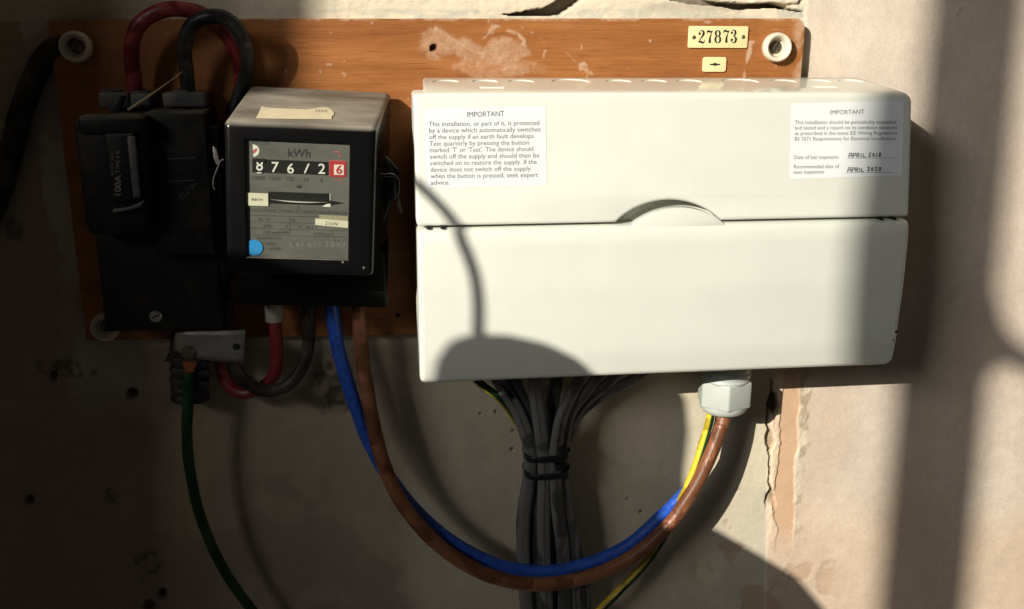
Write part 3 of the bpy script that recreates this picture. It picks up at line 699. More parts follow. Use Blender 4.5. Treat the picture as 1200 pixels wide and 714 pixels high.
# recess floor behind the notch and hinge pips
mb = MB(); mb.box(ncL[0] - 8, ncR[0] + 6, -92, -85, -152, ncT[2] + 6, .5); mb.build('recess', M['cream_body'], CU)
for px, py in ((501.5, 266.8), (518, 266.3), (1033, 255.8), (1048.5, 255.3)):
    mb = MB(); P = at(px, py, 116); mb.box(P[0] - 1.2, P[0] + 1.2, -116.3, -108, -150.4, -148.9, .2); mb.build('hinge_pip', M['tie'], CU)
for px, py, r_ in ((1050, 388, 1.3), (1047, 398, .8), (1049, 376, .6)):
    mb = MB(); P = at(px - 1.5, py, 114); dz_ = dcov(P[2]); mb.lathe((P[0], -dz_ + .2, P[2]), (0, -1, 0), [(r_, 0), (r_ * .8, .35), (0, .45)], 9); mb.build('dirt_spot', M['tie'], lid)
# notices
def notice(px, label):
    mb = MB(); M1 = Mc(.22); M0 = Mc(.02)
    A_ = [M1(*p) for p in px]; B_ = [M0(*p) for p in px]
    f = [mb.v(p) for p in A_]; k = [mb.v(p) for p in B_]; mb.face(f)
    for i in range(4): mb.face((f[i], k[i], k[(i + 1) % 4], f[(i + 1) % 4]))
    o = mb.build('notice', M['sticker'], CU, smooth=False); o['label'] = label; return o
n1 = notice([(498, 127.6), (639.5, 124.8), (641, 217.6), (499.5, 220.8)], 'white notice headed IMPORTANT about an earth fault device')
mb = MB(); Mt = Mc(.30)
text(mb, 'IMPORTANT', 547.5, 137.4, 591, 136.2, 6.0, Mt, bold=0)
for i, (s, x1) in enumerate([('This installation, or part of it, is protected', 632), ('by a device which automatically switches', 633.5), ('off the supply if an earth fault develops.', 627), ('Test quarterly by pressing the button', 620),
                             ("marked 'T' or 'Test'. The device should", 625), ('switch off the supply and should then be', 632), ('switched on to restore the supply. If the', 629), ('device does not switch off the supply', 622), ('when the button is pressed, seek expert', 630.5), ('advice.', 527)]):
    x0 = 502.5 + .28 * i; y = 148.2 + 7.62 * i; text(mb, s, x0, y, x1, y - (x1 - x0) * .0125, 5.3, Mt)
mb.build('lettering', M['ink'], n1, recalc=False)
n2 = notice([(927.5, 121.5), (1059.5, 118.2), (1057.5, 206.0), (926.0, 210.0)], 'white notice headed IMPORTANT with handwritten inspection dates')
mb = MB()
text(mb, 'IMPORTANT', 973, 134.4, 1013, 133.4, 5.0, Mt, bold=0)
for i, (s, x1) in enumerate([('This installation should be periodically inspected', 1050), ('and tested and a report on its condition obtained,', 1052), ('as prescribed in the latest IEE Wiring Regulations', 1051.5), ('BS 7671 Requirements for Electrical Installations.', 1050.5)]):
    y = 145.6 + 6.45 * i; text(mb, s, 931.5, y, x1, y - .6, 4.2, Mt)
for s, x0, y, x1 in (('Date of last inspection', 931, 186.6, 982.5), ('Recommended date of', 930.5, 197.6, 983.5), ('next inspection', 930, 204.0, 965.5)): text(mb, s, x0, y, x1, y - .5, 4.3, Mt)
for x0, y, x1 in ((993, 185.6, 1049.5), (991, 202.6, 1048)):
    for k in range(38):
        a_ = x0 + (x1 - x0) * k / 38; stroke(mb, [(a_, y - (a_ - x0) * .008), (a_ + .9, y - (a_ - x0) * .008)], .5, Mt)
mb.build('lettering', M['ink'], n2, recalc=False)
mb = MB(); HW_ = {'A': [[(0, 5), (1.2, 0), (3.6, .2), (4, 5)], [(.4, 3), (3.6, 2.8)]], 'P': [[(0, 5), (.2, 0), (3, .4), (3, 2.4), (.2, 2.8)]], 'R': [[(0, 5), (.2, 0), (2.8, .5), (2.6, 2.2), (.3, 2.7), (3.2, 5)]],
                  'I': [[(.5, .6), (.6, 5)]], 'L': [[(.2, .5), (0, 4.6), (3, 4.6)]], '2': [[(0, 1), (1.6, 0), (2.6, 1.2), (0, 4.6), (3, 4.6)]], '0': [[(1.4, .6), (.1, 2.6), (1.3, 4.6), (2.7, 2.7), (1.4, .6)]],
                  '1': [[(.8, .4), (.8, 4.8)]], '8': [[(2.6, .8), (.6, .4), (2.4, 3.2), (1.2, 4.8), (.3, 3.6), (2.6, .8)]]}
def hand(s, x, y, adv):
    for ch, a_ in zip(s, adv):
        for st in HW_.get(ch, []): stroke(mb, [(x + u, y + v - 5) for u, v in st], .95, Mt)
        x += a_
hand('APRIL', 994.5, 184.6, (5.2, 4.4, 4.6, 2.8, 5)); hand('2018', 1018, 184.0, (4.3, 4.3, 3.0, 4)); hand('APRIL', 993.2, 201.6, (5.2, 4.4, 4.2, 2.5, 5)); hand('2028', 1016.5, 200.8, (4.3, 4.6, 4.4, 4))
mb.build('handwriting', M['pen'], n2, recalc=False)

# ================================================================== the electricity meter (hangs three degrees out of true)
TH = math.radians(3.0)
EM = thing('electricity_meter', (-57, -13, -124), 'dusty black electricity meter with a glass window, kWh counter and blue dot sticker', 'electricity meter', roty=TH)
EMI = np.array(WM[EM.name].inverted())
def loc(P):   # world mm -> meter's own mm
    p = EMI @ np.array([P[0] * .001, P[1] * .001, P[2] * .001, 1.0]); return p[:3] * 1000
b = bmesh.new()
lo_ = [(-52, -8, -60), (64, -8, -60), (64, -8, 73), (-49, -8, 73)]; hi_ = [(-54.5, -117, -56.5), (52, -117, -56.5), (52.5, -117, 54.2), (-54.5, -117, 54.2)]
Lv = [b.verts.new(p) for p in lo_]; Hv = [b.verts.new(p) for p in hi_]; b.faces.new(Lv[::-1]); ff = b.faces.new(Hv)
for i in range(4): b.faces.new((Lv[i], Lv[(i + 1) % 4], Hv[(i + 1) % 4], Hv[i]))
bmesh.ops.recalc_face_normals(b, faces=b.faces)
bmesh.ops.bevel(b, geom=list(b.edges), offset=4.5, segments=4, profile=.5, affect='EDGES', clamp_overlap=True)
b.faces.ensure_lookup_table(); ff = min(b.faces, key=lambda f: f.calc_center_median().y * 1 - f.calc_area() * 1e-3 if f.normal.y < -.99 else 1e9)
win = [loc(at(px, py, 130)) for px, py in ((287.5, 163.5), (411.5, 167), (408.5, 305.5), (287, 302.5))]
wx0, wx1, wz0, wz1 = (win[0][0] + win[3][0]) / 2, (win[1][0] + win[2][0]) / 2, (win[2][2] + win[3][2]) / 2, (win[0][2] + win[1][2]) / 2
bmesh.ops.inset_individual(b, faces=[ff], thickness=8.0)
rect = [(wx0, wz0), (wx1, wz0), (wx1, wz1), (wx0, wz1)]
def near(v): return min(rect, key=lambda r: (r[0] - v.co.x) ** 2 + (r[1] - v.co.z) ** 2)
for v in ff.verts: r = near(v); v.co.x, v.co.z = r
bmesh.ops.inset_individual(b, faces=[ff], thickness=1.0); 
for v in ff.verts: v.co.y = -116.4
r_ = bmesh.ops.extrude_face_region(b, geom=[ff]); nf = [f for f in r_['geom'] if isinstance(f, bmesh.types.BMFace)]
for v in [v for v in r_['geom'] if isinstance(v, bmesh.types.BMVert)]: v.co.y = -110
if ff.is_valid: b.faces.remove(ff)
mb = MB(); mb.merge(b); case = mb.build('case', M['black'], EM, local=True)
DY = -13 - (-108.0) ; DD = 127.0   # dial plane, mm off the wall
def Md(off=0.0): return lambda px, py: at(px, py, DD + off)
def dq(px0, py0, px1, py1, off, mb):
    """a rectangle square to the meter, given by two pixel corners, on the dial"""
    a, c = loc(at(px0, py0, DD + off)), loc(at(px1, py1, DD + off)); x0, x1, z0, z1 = min(a[0], c[0]), max(a[0], c[0]), min(a[2], c[2]), max(a[2], c[2])
    return x0, x1, z0, z1
def dbox(name, px0, py0, px1, py1, off, th, m, parent, bevel=0.15):
    mb = MB(); x0, x1, z0, z1 = dq(px0, py0, px1, py1, off, mb); y = -(DD + off - 13); mb.box(x0, x1, y, y + th, z0, z1, bevel, 1)
    return mb.build(name, m, parent, local=True, smooth=False)
mb = MB(); mb.box(wx0 - 1, wx1 + 1, -114, -112.5, wz0 - 1, wz1 + 1); dial = mb.build('dial_plate', M['dial'], EM, local=True, smooth=False)
mb = MB(); mb.box(wx0 - .6, wx1 + .6, -116.2, -115.8, wz0 - .6, wz1 + .6); mb.build('glass_pane', M['glass'], EM, local=True, smooth=False)
# counter
dbox('counter_window', 295.5, 186.4, 385.0, 205.6, .25, .5, M['drum'], EM)
dbox('decimal_frame', 386.3, 189.0, 405.5, 208.0, .4, .6, M['red'], EM)
dbox('decimal_drum', 391.5, 193.0, 403.0, 205.5, .7, .4, M['white'], EM)
mb = MB(); Mt = Md(.95)
for s, x, y, w, h in (('7', 318, 201.5, 8.5, 11.5), ('6', 336.4, 203, 8.0, 11.2), ('/', 356, 202.6, 6.5, 10.5), ('2', 372.8, 203.6, 8.2, 11.5)): text(mb, s, x, y, x + w, y + w * .035, h, Mt, bold=.012)
text(mb, '8', 300.0, 199.8, 308.0, 200.1, 12.5, Mt, bold=.012)
stroke(mb, [(301.4, 202.6), (306.2, 202.8)], 1.3, Mt)
mb.build('digit', M['white'], dial, recalc=False)
dbox('drum_mask', 297, 185.6, 311, 190.6, 1.1, .3, M['drum'], EM)
mb = MB(); text(mb, '6', 393.8, 203.6, 401, 203.9, 9.5, Mt, bold=.02)
mb.build('decimal_digit', M['red'], dial, recalc=False)
mb = MB()
text(mb, '1/10', 391, 211.6, 401, 212, 2.8, Md(.1)); stroke(mb, [(391, 178), (398, 178.4), (398, 184)], 1.2, Md(.1)); stroke(mb, [(385.6, 188), (406, 189)], .8, Md(.1))
mb.build('red_print', M['pinkred'], dial, recalc=False)
mb = MB(); Mt = Md(.1)
text(mb, 'kWh', 337.3, 183.4, 364, 184.6, 9.0, Mt, bold=.025)
for s, x0, x1, y in (('10000', 295.6, 311, 210.6), ('1000', 316, 328.5, 211.4), ('100', 336, 344.5, 212.2), ('10', 356, 361.5, 212.8), ('1', 375.5, 377, 213.4)): text(mb, s, x0, y, x1, y + .4, 4.6, Mt)
text(mb, 'TYPE FM', 290, 167.6, 313, 168.2, 3.0, Mt)
for p in ([(288, 163.6), (314.8, 164.2), (314.8, 169.2), (288, 168.8)],): stroke(mb, p, .5, Mt)
text(mb, 'SINGLE PHASE 2 WIRE AC WATT-HOUR METER', 289, 247.8, 407.5, 252.2, 3.6, Mt)
for y in (252.5, 260.0, 267.8, 275.4): stroke(mb, [(288, y), (407.5, y + 2.6)], .45, Mt)
for x, y0, y1 in ((339.6, 254, 277), (371, 262, 269.5), (390, 270, 277)): stroke(mb, [(x, y0), (x, y1)], .45, Mt)
for s, x0, y, x1, h in (('BS 37', 303, 258.8, 317, 3.6), ('No.', 341, 259.6, 348, 3.6), ('240', 308, 266.6, 318, 3.6), ('V', 334.5, 267.2, 337.5, 3.6), ('TC', 349, 267.8, 355, 3.4), ('40 A', 358.5, 268.2, 367.5, 3.4), ('150 rev/kWh', 309, 274.2, 338, 3.8), ('kWh/rev', 368, 276.0, 388, 3.6),
                       ('THE PROPERTY OF', 299, 280.6, 329.5, 2.6), ('LONDON', 311, 287.0, 324, 2.8), ('BOARD', 316, 292.8, 330, 2.8), ('B.S. 37', 391.5, 283.2, 406.5, 2.4)): text(mb, s, x0, y, x1, y + (x1 - x0) * .02, h, Mt)
stroke(mb, [(348.5, 219), (353, 219.2)], 3.2, Mt); stroke(mb, [(349.7, 241), (350.3, 244.4)], .9, Mt)
mb.build('dial_print', M['ink'], dial, recalc=False)
mb = MB(); x = 340
for s in 'L816C12507': text(mb, s, x, 289.5, x + (1.0 if s == '1' else 4.0), 289.6, 5.2, Mt); x += 6.8
mb.build('stamped_number', mat('pale_stamping', (.34, .34, .31), .5, metal=.5), dial, recalc=False)
# disc slot
dbox('disc_slot', 314.5, 224.6, 386.5, 241.0, .2, .4, M['drum'], EM)
P = loc(at(349, 233.5, DD)); mb = MB(); mb.lathe((P[0], -96, P[2]), (0, 0, 1), [(0, 0), (24.0, 0), (24.3, .4), (24.0, .9), (0, .9)], 64, ref=(1, 0, 0))
mb.lathe((P[0], -96, P[2] + .1), (0, 0, 1), [(0, .7), (3, .7), (3, 4), (0, 4)], 16, ref=(1, 0, 0)); 
dsk = mat('disc_aluminium', (.62, .60, .54), .3, metal=.4); 
mb = MB(); A0, A1 = loc(at(317, 234.6, DD + .7)), loc(at(384, 238, DD + .7))
pts = [];
for k in range(17):
    u = k / 16; pts.append((A0[0] + (A1[0] - A0[0]) * u, -(DD + .5 - 13) - 1.6 * math.sin(math.pi * u), A0[2] + (A1[2] - A0[2]) * u - .7 * math.sin(math.pi * u) + .5))
tube(mb, pts, .6, 1.5, 10, rfun=lambda t: .12 + .88 * math.sin(math.pi * t)); mb.build('disc', dsk, EM, local=True)
mb = MB(); Mt = Md(.5); mb.face([mb.v(Mt(*p)) for p in ((380, 236.0), (388, 235.4), (403, 238.0), (388, 240.4), (380, 239.6))]); mb.build('pointer', M['drum'], EM, recalc=False)
mb = MB(); mb.face([mb.v(Md(.62)(*p)) for p in ((377.5, 242.4), (382, 239.4), (387.3, 238.8), (387.3, 242.9))]); mb.face([mb.v(Md(.62)(*p)) for p in ((386.4, 227), (387.2, 227), (387.2, 235), (386.4, 235))]); mb.build('white_flag', M['white'], EM, recalc=False)
# stickers on the dial
l1 = dbox('label_strip', 287.6, 226.0, 314.5, 242.0, 1.0, .3, M['label'], EM)
mb = MB(); text(mb, 'R81H', 295, 235.4, 307.5, 235.7, 2.9, Md(1.06), bold=.02); mb.build('lettering', M['ink'], l1, recalc=False)
mb = MB(); A_ = [at(px, py, DD + .9) for px, py in ((369.5, 256.2), (408, 259.4), (407.8, 267.4), (369.3, 263.8))]; mb.prism(A_, (0, .3, 0)); l2 = mb.build('label_strip', M['label'], EM)
mb = MB(); A_ = [at(px, py, DD + .4) for px, py in ((374, 251.8), (408, 253.4), (407.8, 262), (374, 260))]; mb.prism(A_, (0, .3, 0)); mb.build('tape_strip', mat('yellowed_tape', (.36, .33, .23), .4), EM)
mb = MB(); text(mb, '21kW', 381, 263.6, 396, 265.0, 4.2, Md(.96)); mb.build('lettering', M['ink'], l2, recalc=False)
mb = MB(); mb.lathe(at(298.3, 290.2, DD + .3), (0, -1, 0), [(5.9, 0), (5.9, .5), (0, .5)], 36); mb.build('blue_sticker', M['blue_dot'], EM)
# half-moon sticker, white with red
P = at(296.5, 176.5, DD + .3)
mb = MB(); mb.face([mb.v(P + np.array([4.4 * math.cos(t), 0, 4.4 * math.sin(t)])) for t in np.linspace(-math.pi / 2, math.pi / 2, 16)]); mb.build('half_moon_sticker', M['white'], EM, recalc=False)
mb = MB(); P = P + np.array([0, -.06, 0]); mb.face([mb.v(P + np.array([x, 0, z])) for x, z in ((0, -2.6), (2.4, -.8), (3.4, 1.1), (2.2, 1.5), (0.3, .4), (0, -.4))]); mb.build('red_print', M['pinkred'], EM, recalc=False)
# paper strip on the sloping top
tn = np.array(WM[EM.name].to_3x3() @ Vector((0, -18.8, 109)).normalized()); tp = np.array((WM[EM.name] @ Vector((0, -.060, .06403))) * 1000)
Mt = lambda off: (lambda px, py: on_plane(px, py, tp + tn * off, tn))
mb = MB(); outl = [(300, 138.2), (303, 133), (306.5, 124.6), (312, 126.0), (325, 127.0), (345, 127.6), (357, 128.3), (368, 127.4), (374, 126.0), (382, 125.9), (387, 127.8), (391, 131), (391.5, 134), (388.5, 136.6), (389, 139.2), (340, 138.9)]
mb.prism([Mt(.55)(*p) for p in outl], -tn * .3)
pap = mb.build('paper_strip', M['paper'], EM)
mb = MB()
for s, x in (('1', 370), ('1', 373.2), ('8', 376.0), ('8', 380.2)): text(mb, s, x, 131.6, x + (3 if s == '8' else 1.4), 131.6, 3.2, Mt(.62))
mb.build('lettering', mat('faint_ink', (.24, .2, .14), .8), pap, recalc=False)
# terminal cover under the case, bracket, sealing lug
mb = MB(); a, c = loc(at(455, 361.5, 78)), loc(at(276, 355, 78))
mb.hexa([(c[0], -3, a[2]), (a[0], -3, a[2]), (a[0], -3, -48), (c[0], -3, -48)], [(c[0], -65, a[2]), (a[0], -65, a[2]), (a[0] - 3, -65, -50), (c[0] + 2, -65, -50)], 3, 3)
mb.build('terminal_cover', M['clean'], EM, local=True)
mb = MB(); mb.box(-48, 50, -8.5, 0, -70, 62, 2); mb.build('base', M['dark'], EM, local=True)
lug = MB(); lug.prism([at(px, py, 58) for px, py in ((445, 176), (450, 181), (466, 199), (468, 205), (466, 208), (446, 206))], (0, 14, 0), 1.2)
lug.pxbox(446, 207, 467, 236, 60, 40, 1.6)
lug.prism([at(px, py, 56) for px, py in ((446, 234), (460, 236), (452, 258), (446, 262))], (0, 14, 0), 1)
lugo = lug.build('sealing_lug', M['black'], EM)
mb = MB(); mb.prism([at(px, py, 58) for px, py in ((464, 230), (468, 232), (472, 249), (469.5, 250.5), (466, 244))], (0, 1.2, 0), .3); mb.build('lead_tag', M['alu'], lugo)
mb = MB(); tube(mb, spline([at(px, py, 61) for px, py in ((449, 205), (457, 203.5), (465, 207), (468, 218), (466, 232))], 5), .5, seg=6); mb.build('seal_wire', M['steel'], lugo)
for px, py in ((426.5, 314), (402, 307.5)):
    mb = MB(); mb.lathe(at(px, py, 130.2), (0, -1, 0), [(1.0, 0), (.8, .5), (0, .7)], 10); mb.build('rivet', M['steel'], EM)
# seal hanging at the left of the case
sl = MB(); sl.prism([at(px, py, 75) for px, py in ((249, 172), (251, 171.5), (254, 176), (257, 190), (256, 193.5), (253.5, 193), (250, 185))], (0, 2.5, 0), .5); slo = sl.build('lead_seal', M['alu'], EM)
mb = MB(); tube(mb, spline([at(px, py, 76) for px, py in ((262, 187), (258, 189), (254, 199), (250, 210), (250, 219), (252, 222))], 5), .45, seg=6); mb.build('seal_wire', M['steel'], slo)

# ================================================================== the service cut-out on the left
CO = thing('service_cutout', at(185, 388, 13), 'old black service cut-out with a large pull-out fuse carrier left of the meter', 'fuse holder')
mb = MB(); mb.pxbox(116, 262, 258, 388, 62, 12.5, 3, 3); mb.build('base', M['dark'], CO)
mb = MB(); mb.pxbox(176, 131, 246, 300, 74, 12.5, 2.5, 3); mb.build('neutral_block', M['dark'], CO)
mb = MB(); mb.pxbox(242, 150, 262, 330, 60, 12.5, 2, 2); mb.build('side_block', M['dark'], CO)
mb = MB(); mb.pxbox(126, 134, 178, 280, 66, 12.5, 2, 2); mb.build('fuse_block', M['dark'], CO)
car = MB(); car.pxbox(93, 142, 170, 268, 92, 60, 3.5, 3, taper=1.5); car.pxbox(90, 136, 168, 158, 95, 70, 3, 3); car.pxbox(100, 238, 170, 276, 90, 60, 5, 4)
caro = car.build('fuse_carrier', M['dark'], CO)
mb = MB(); mb.pxbox(126, 157, 160, 236, 97.5, 90, 2, 3); mb.build('grip', M['dark'], caro)
mb = MB(); mb.prism([at(px, py, 97) for px, py in ((132, 246), (150, 243.5), (163, 238.5), (168, 234), (168.5, 238), (164, 243), (150, 247.6), (132, 250))], (0, 5, 0), .8); mb.build('grip_lip', M['greyblk'], caro)
mb = MB(); mb.pxbox(152, 160, 161, 232, 98.6, 94, 1.2, 2); mb.build('grip_rib', M['greyblk'], caro)
mb = MB(); Mt = Md(97.7 - DD)
text(mb, '100A', 141.5, 229, 141.5, 205, 7.0, Mt, bold=.02); text(mb, 'TYPE II B', 140.5, 203, 140, 177, 4.6, Mt); text(mb, '415V AC', 133.5, 206, 133, 178, 3.6, Mt)
mb.build('lettering', mat('worn_cream_print', (.16, .14, .11), .7), caro, recalc=False)
mb = MB(); mb.prism([at(px, py, 93) for px, py in ((103, 150), (117, 149), (117, 152), (103, 153.5))], (0, 1, 0)); mb.build('ridge', M['greyblk'], caro)
for (x0, y0, x1, y1) in ((115, 109, 151, 127), (152, 110, 176, 127), (190, 109, 241, 126)):
    t_ = MB(); t_.pxbox(x0, y0, x1, y1, 50, 16, 2, 3); to = t_.build('cable_shroud', M['greyblk'], CO)
    cx = (x0 + x1) / 2; P = at(cx, y0 + 1, 34); mb = MB()
    mb.lathe((P[0], -34, P[2] + 1.2), (0, 0, 1), [(8.2, 0), (8.2, 2.0), (6.6, 2.2), (6.2, 1.2), (0, 1.2)], 24, ref=(1, 0, 0)); mb.build('shroud_rim', M['greyblk'], to)
mb = MB(); mb.prism([at(px, py, 70) for px, py in ((127, 127), (138, 112), (147, 112), (138, 137), (128, 139))], (0, 6, 0), 1); mb.build('latch', M['dark'], CO)
mb = MB(); mb.lathe(at(182.5, 371, 62), (0, -1, 0), [(5.0, -1), (5.0, 1.0), (4.0, 2.2), (0, 2.5)], 20); so = mb.build('screw', M['steel'], CO)
mb = MB(); Mt = Md(64.9 - DD); stroke(mb, [(178.5, 373), (186.5, 369)], 1.6, Mt); mb.build('screw_slot', M['tie'], so, recalc=False)
mb = MB(); Mt = Md(74.15 - DD)
for y in (185.5, 212): stroke(mb, [(195, y + 1), (228, y - .6)], 1.1, Mt)
for (a_, b_) in (((213, 234), (222, 225)), ((218, 224), (226, 216)), ((210, 232), (214, 226)), ((225, 222), (230, 214))): stroke(mb, [a_, b_], .9, Mt)
mb.build('moulded_mark', M['greyblk'], CO, recalc=False)

# ================================================================== cables
def cable(name, pts, r, m, label, n=10, cat='cable', group=None, rb=None, seg=18, **kw):
    P = [at(*p) for p in pts]; path = spline(P, n); mb = MB()
    k0 = random.uniform(0, 90); nn = len(path)                    # hand-bent cable: small uneven kinks
    for i in range(nn):
        e = .5 * min(1, i / 6, (nn - 1 - i) / 6)
        path[i] = path[i] + np.array([float(vnoise(np.array([k0 + i * .19 + 40 * a]), np.array([k0 * .7 + 3 * a]))[0] - .5) * 2 * e for a in range(3)]); tube(mb, path, r, rb, seg, **kw)
    c = P[len(P) // 2]; o = mb.build(name, m, loc=c); return tag(o, label, cat, group)
cable('red_cable', [(158.5, 118, 34), (157, 90, 36), (154, 60, 40), (162, 31, 44), (185, 14, 46), (212, 11, 44), (240, 19, 38), (266, 42, 32), (280, 70, 28), (282, 100, 24), (276, 135, 24)], 5.8, M['redcab'],
      'dusty red cable arching up out of the black cut-out and down behind the meter')
cable('black_cable', [(222, 118, 34), (218.5, 85, 38), (216, 55, 44), (224, 31, 50), (246, 19.5, 54), (268, 24, 52), (284, 45, 46), (290.5, 72, 38), (285, 98, 28), (272, 135, 24)], 5.6, M['blkcab'],
      'dusty black cable looped over the red one between cut-out and meter')
cable('old_cable', [(90, 44, 5), (62, 58, 7.5), (44, 82, 9), (28, 122, 9.5), (16, 165, 9), (6, 205, 8), (-6, 240, 7), (-30, 290, 5)], 9.0, M['oldcab'], 'dirty old cable leaving the left edge of the wooden board along the wall')
RT = thing('red_tail', at(322, 362, 30), 'red cable with an off-white sleeve dropping out of the meter bottom', 'cable')
mb = MB(); tube(mb, spline([at(*p) for p in [(320, 340, 40), (321.5, 372, 40), (324, 400, 40), (324.5, 425, 39), (319, 443, 36), (305, 455, 33), (286, 461, 30), (270, 453, 27), (261, 435, 24), (258, 400, 22), (262, 340, 20)]], 10), 5.4, seg=18); mb.build('insulation', M['redcab'], RT)
mb = MB(); tube(mb, spline([at(*p) for p in [(320.2, 355, 40), (320.8, 366, 40), (321.6, 376, 40)]], 4), 7.2, seg=20); mb.build('sleeve', M['sleeve'], RT)
cable('black_tail', [(266, 350, 46), (264, 390, 46), (272, 425, 47), (290, 449, 48), (314, 458, 48), (340, 449, 46), (357, 424, 44), (362, 392, 42), (361, 350, 40)], 5.4, M['olive'], 'faded black cable hanging in a U under the meter')
cable('blue_cable', [(387, 340, 34), (390, 372, 36), (398, 415, 38), (414, 468, 40), (432, 516, 42), (455, 558, 44), (490, 601, 46), (530, 635, 48), (575, 659, 49), (625, 669, 50), (680, 663, 50), (733, 641, 49), (772, 608, 43), (790, 591, 38), (809, 570, 35), (827, 540, 34), (842, 505, 34), (849, 470, 34)], 6.0, M['blue'],
      'thick blue cable sweeping from the meter to the gland above the brown one', n=12, wob=.012)
cable('brown_cable', [(421, 345, 38), (421.5, 380, 40), (425, 425, 43), (434, 480, 47), (447, 536, 52), (466, 581, 56), (497, 622, 60), (535, 655, 62), (580, 677, 63), (628, 685, 63), (685, 677, 62), (738, 654, 60), (782, 617, 57), (812, 575, 54), (835, 527, 46), (849, 488, 39), (855, 455, 36)], 6.3, M['brown'],
      'thick brown cable sweeping from the meter up to the white gland', n=12)
YG = [M['green'], M['yellow']]
cable('earth_cable', [(836, 460, 36), (832, 490, 38), (824, 520, 40), (813, 553, 42), (800, 583, 42), (786, 612, 38), (770, 642, 36), (750, 668, 36), (726, 692, 37), (695, 722, 38), (660, 750, 38)], 3.9, YG,
      'yellow and green striped cable running down from the gland behind the brown cable', split=.38, twist0=1.0, twist=.2, n=12)
cable('earth_cable', [(545, 432, 40), (562, 449, 41), (585, 467, 42), (603, 489, 42), (616, 520, 40), (622, 560, 38), (614, 610, 36), (610, 660, 34), (614, 720, 33)], 3.3, YG,
      'thin yellow and green cable joining the left edge of the grey bundle', split=.36, twist0=1.25, twist=.3)
GC = cable('green_cable', [(221, 436, 47), (220.5, 462, 47), (219, 500, 46), (222, 545, 44), (232, 595, 42), (248, 640, 40), (270, 680, 38), (296, 716, 36), (330, 755, 34)], 4.5, M['green'], 'dark green earth cable hanging from the taped clamp under the cut-out')

# grey flat cables out of the unit, gathered by two ties
G = [('first from the left', [(578, 432, 50), (590, 455, 47), (606, 482, 45), (618, 512, 46), (621, 532, 46), (620, 560, 45), (614, 600, 46), (613, 650, 46), (618, 725, 46)], .2),
     ('second from the left', [(596, 430, 42), (608, 460, 40), (618, 490, 38), (627, 520, 37), (630, 545, 37), (628, 590, 38), (624, 640, 38), (630, 725, 38)], .4),
     ('third from the left, broad and nearly straight', [(626, 430, 52), (628, 465, 52), (633, 500, 52), (637, 532, 52), (638, 560, 52), (637, 610, 50), (638, 660, 48), (641, 725, 48)], 0.0),
     ('fourth from the left, half hidden at the back', [(655, 430, 34), (648, 470, 33), (643, 510, 32), (641, 545, 32), (646, 600, 34), (652, 660, 35), (655, 725, 35)], -.3),
     ('fifth from the left, curving in from the right', [(690, 428, 50), (672, 458, 52), (658, 490, 53), (652, 525, 53), (650, 555, 52), (654, 600, 50), (660, 650, 48), (662, 725, 48)], -.4),
     ('sixth from the left', [(712, 427, 44), (690, 455, 44), (668, 485, 46), (660, 520, 46), (658, 550, 46), (664, 590, 45), (672, 640, 44), (675, 725, 44)], -.5),
     ('seventh from the left', [(735, 427, 36), (712, 450, 36), (684, 474, 37), (664, 505, 38), (655, 535, 38), (655, 570, 38), (668, 620, 40), (682, 670, 40), (686, 725, 40)], -.6),
     ('outermost on the right', [(772, 425, 30), (740, 446, 30), (705, 464, 30), (678, 486, 31), (663, 515, 32), (650, 550, 33), (650, 600, 33), (660, 660, 33), (668, 725, 33)], -.7)]
for nm_, pts, tw in G:
    cable('grey_cable', pts, 6.2, M['grey'], 'grey flat cable of the bundle, ' + nm_, rb=2.7, seg=16, twist0=tw * .7, twist=-tw * .9, group='grey flat cables bundled under the unit')
for py, lb in ((530, 'upper black cable tie round the grey bundle, its head on the right'), (550, 'lower black cable tie round the grey bundle')):
    ct = thing('cable_tie', at(640, py, 42), lb, 'cable tie', 'black cable ties on the grey bundle')
    c0 = at(615.5, py, 42); c1 = at(664.5, py - 2.5, 42); cx = (c0 + c1) / 2; rx = (c1[0] - c0[0]) / 2 + 1.2
    path = []
    for k in range(41):
        t = 2 * math.pi * k / 40; e = .55
        path.append((cx[0] + rx * math.copysign(abs(math.cos(t)) ** e, math.cos(t)), cx[1] - 17.5 * math.copysign(abs(math.sin(t)) ** e, math.sin(t)), cx[2] + 1.0 * math.cos(t)))
    mb = MB(); tube(mb, path, 1.0, 2.9, 10, up=(0, 0, 1), caps=False); mb.build('strap', M['tie'], ct)
    mb = MB(); hx = at(660, py - 1.5, 62) if py == 530 else at(655, py - 2, 60); mb.box(hx[0] - 3.2, hx[0] + 3.6, hx[1] - 2, hx[1] + 5, hx[2] - 3, hx[2] + 3, 1.0, 2); mb.build('tie_head', M['tie'], ct)

# gland
gp = at(848.5, 462, 39)
GL = thing('cable_gland', (gp[0], -39, -285), 'pale grey plastic cable gland with a hexagonal nut under the white unit', 'cable gland')
gt = at(848, 442.5, 39)[2]; gb = at(848, 472, 39)[2]; ge = at(848, 490, 39)[2]
mb = MB(); pr_ = [(0, 0)]; h_ = -266.0 - (gt)
prof = [(0, 0), (21.0, 0)]
nt_ = 8
for k in range(nt_): u = (h_ + 2) * k / nt_; prof += [(22.2, u + .2), (23.2, u + (h_ + 2) / nt_ * .5), (22.2, u + (h_ + 2) / nt_ * .9)]
prof += [(0, h_ + 2)]
mb.lathe((gp[0], -39, gt - 2), (0, 0, 1), prof, 48, ref=(1, 0, 0)); mb.build('threaded_body', M['gland'], GL)
mb = MB(); hexp = [(gp[0] + 25.6 * math.cos(math.radians(60 * k + 80)), -39 + 25.6 * math.sin(math.radians(60 * k + 80)), gt) for k in range(6)]
mb.prism(hexp, (0, 0, gb - gt), 1.6, 3); nut = mb.build('hex_nut', M['gland'], GL)
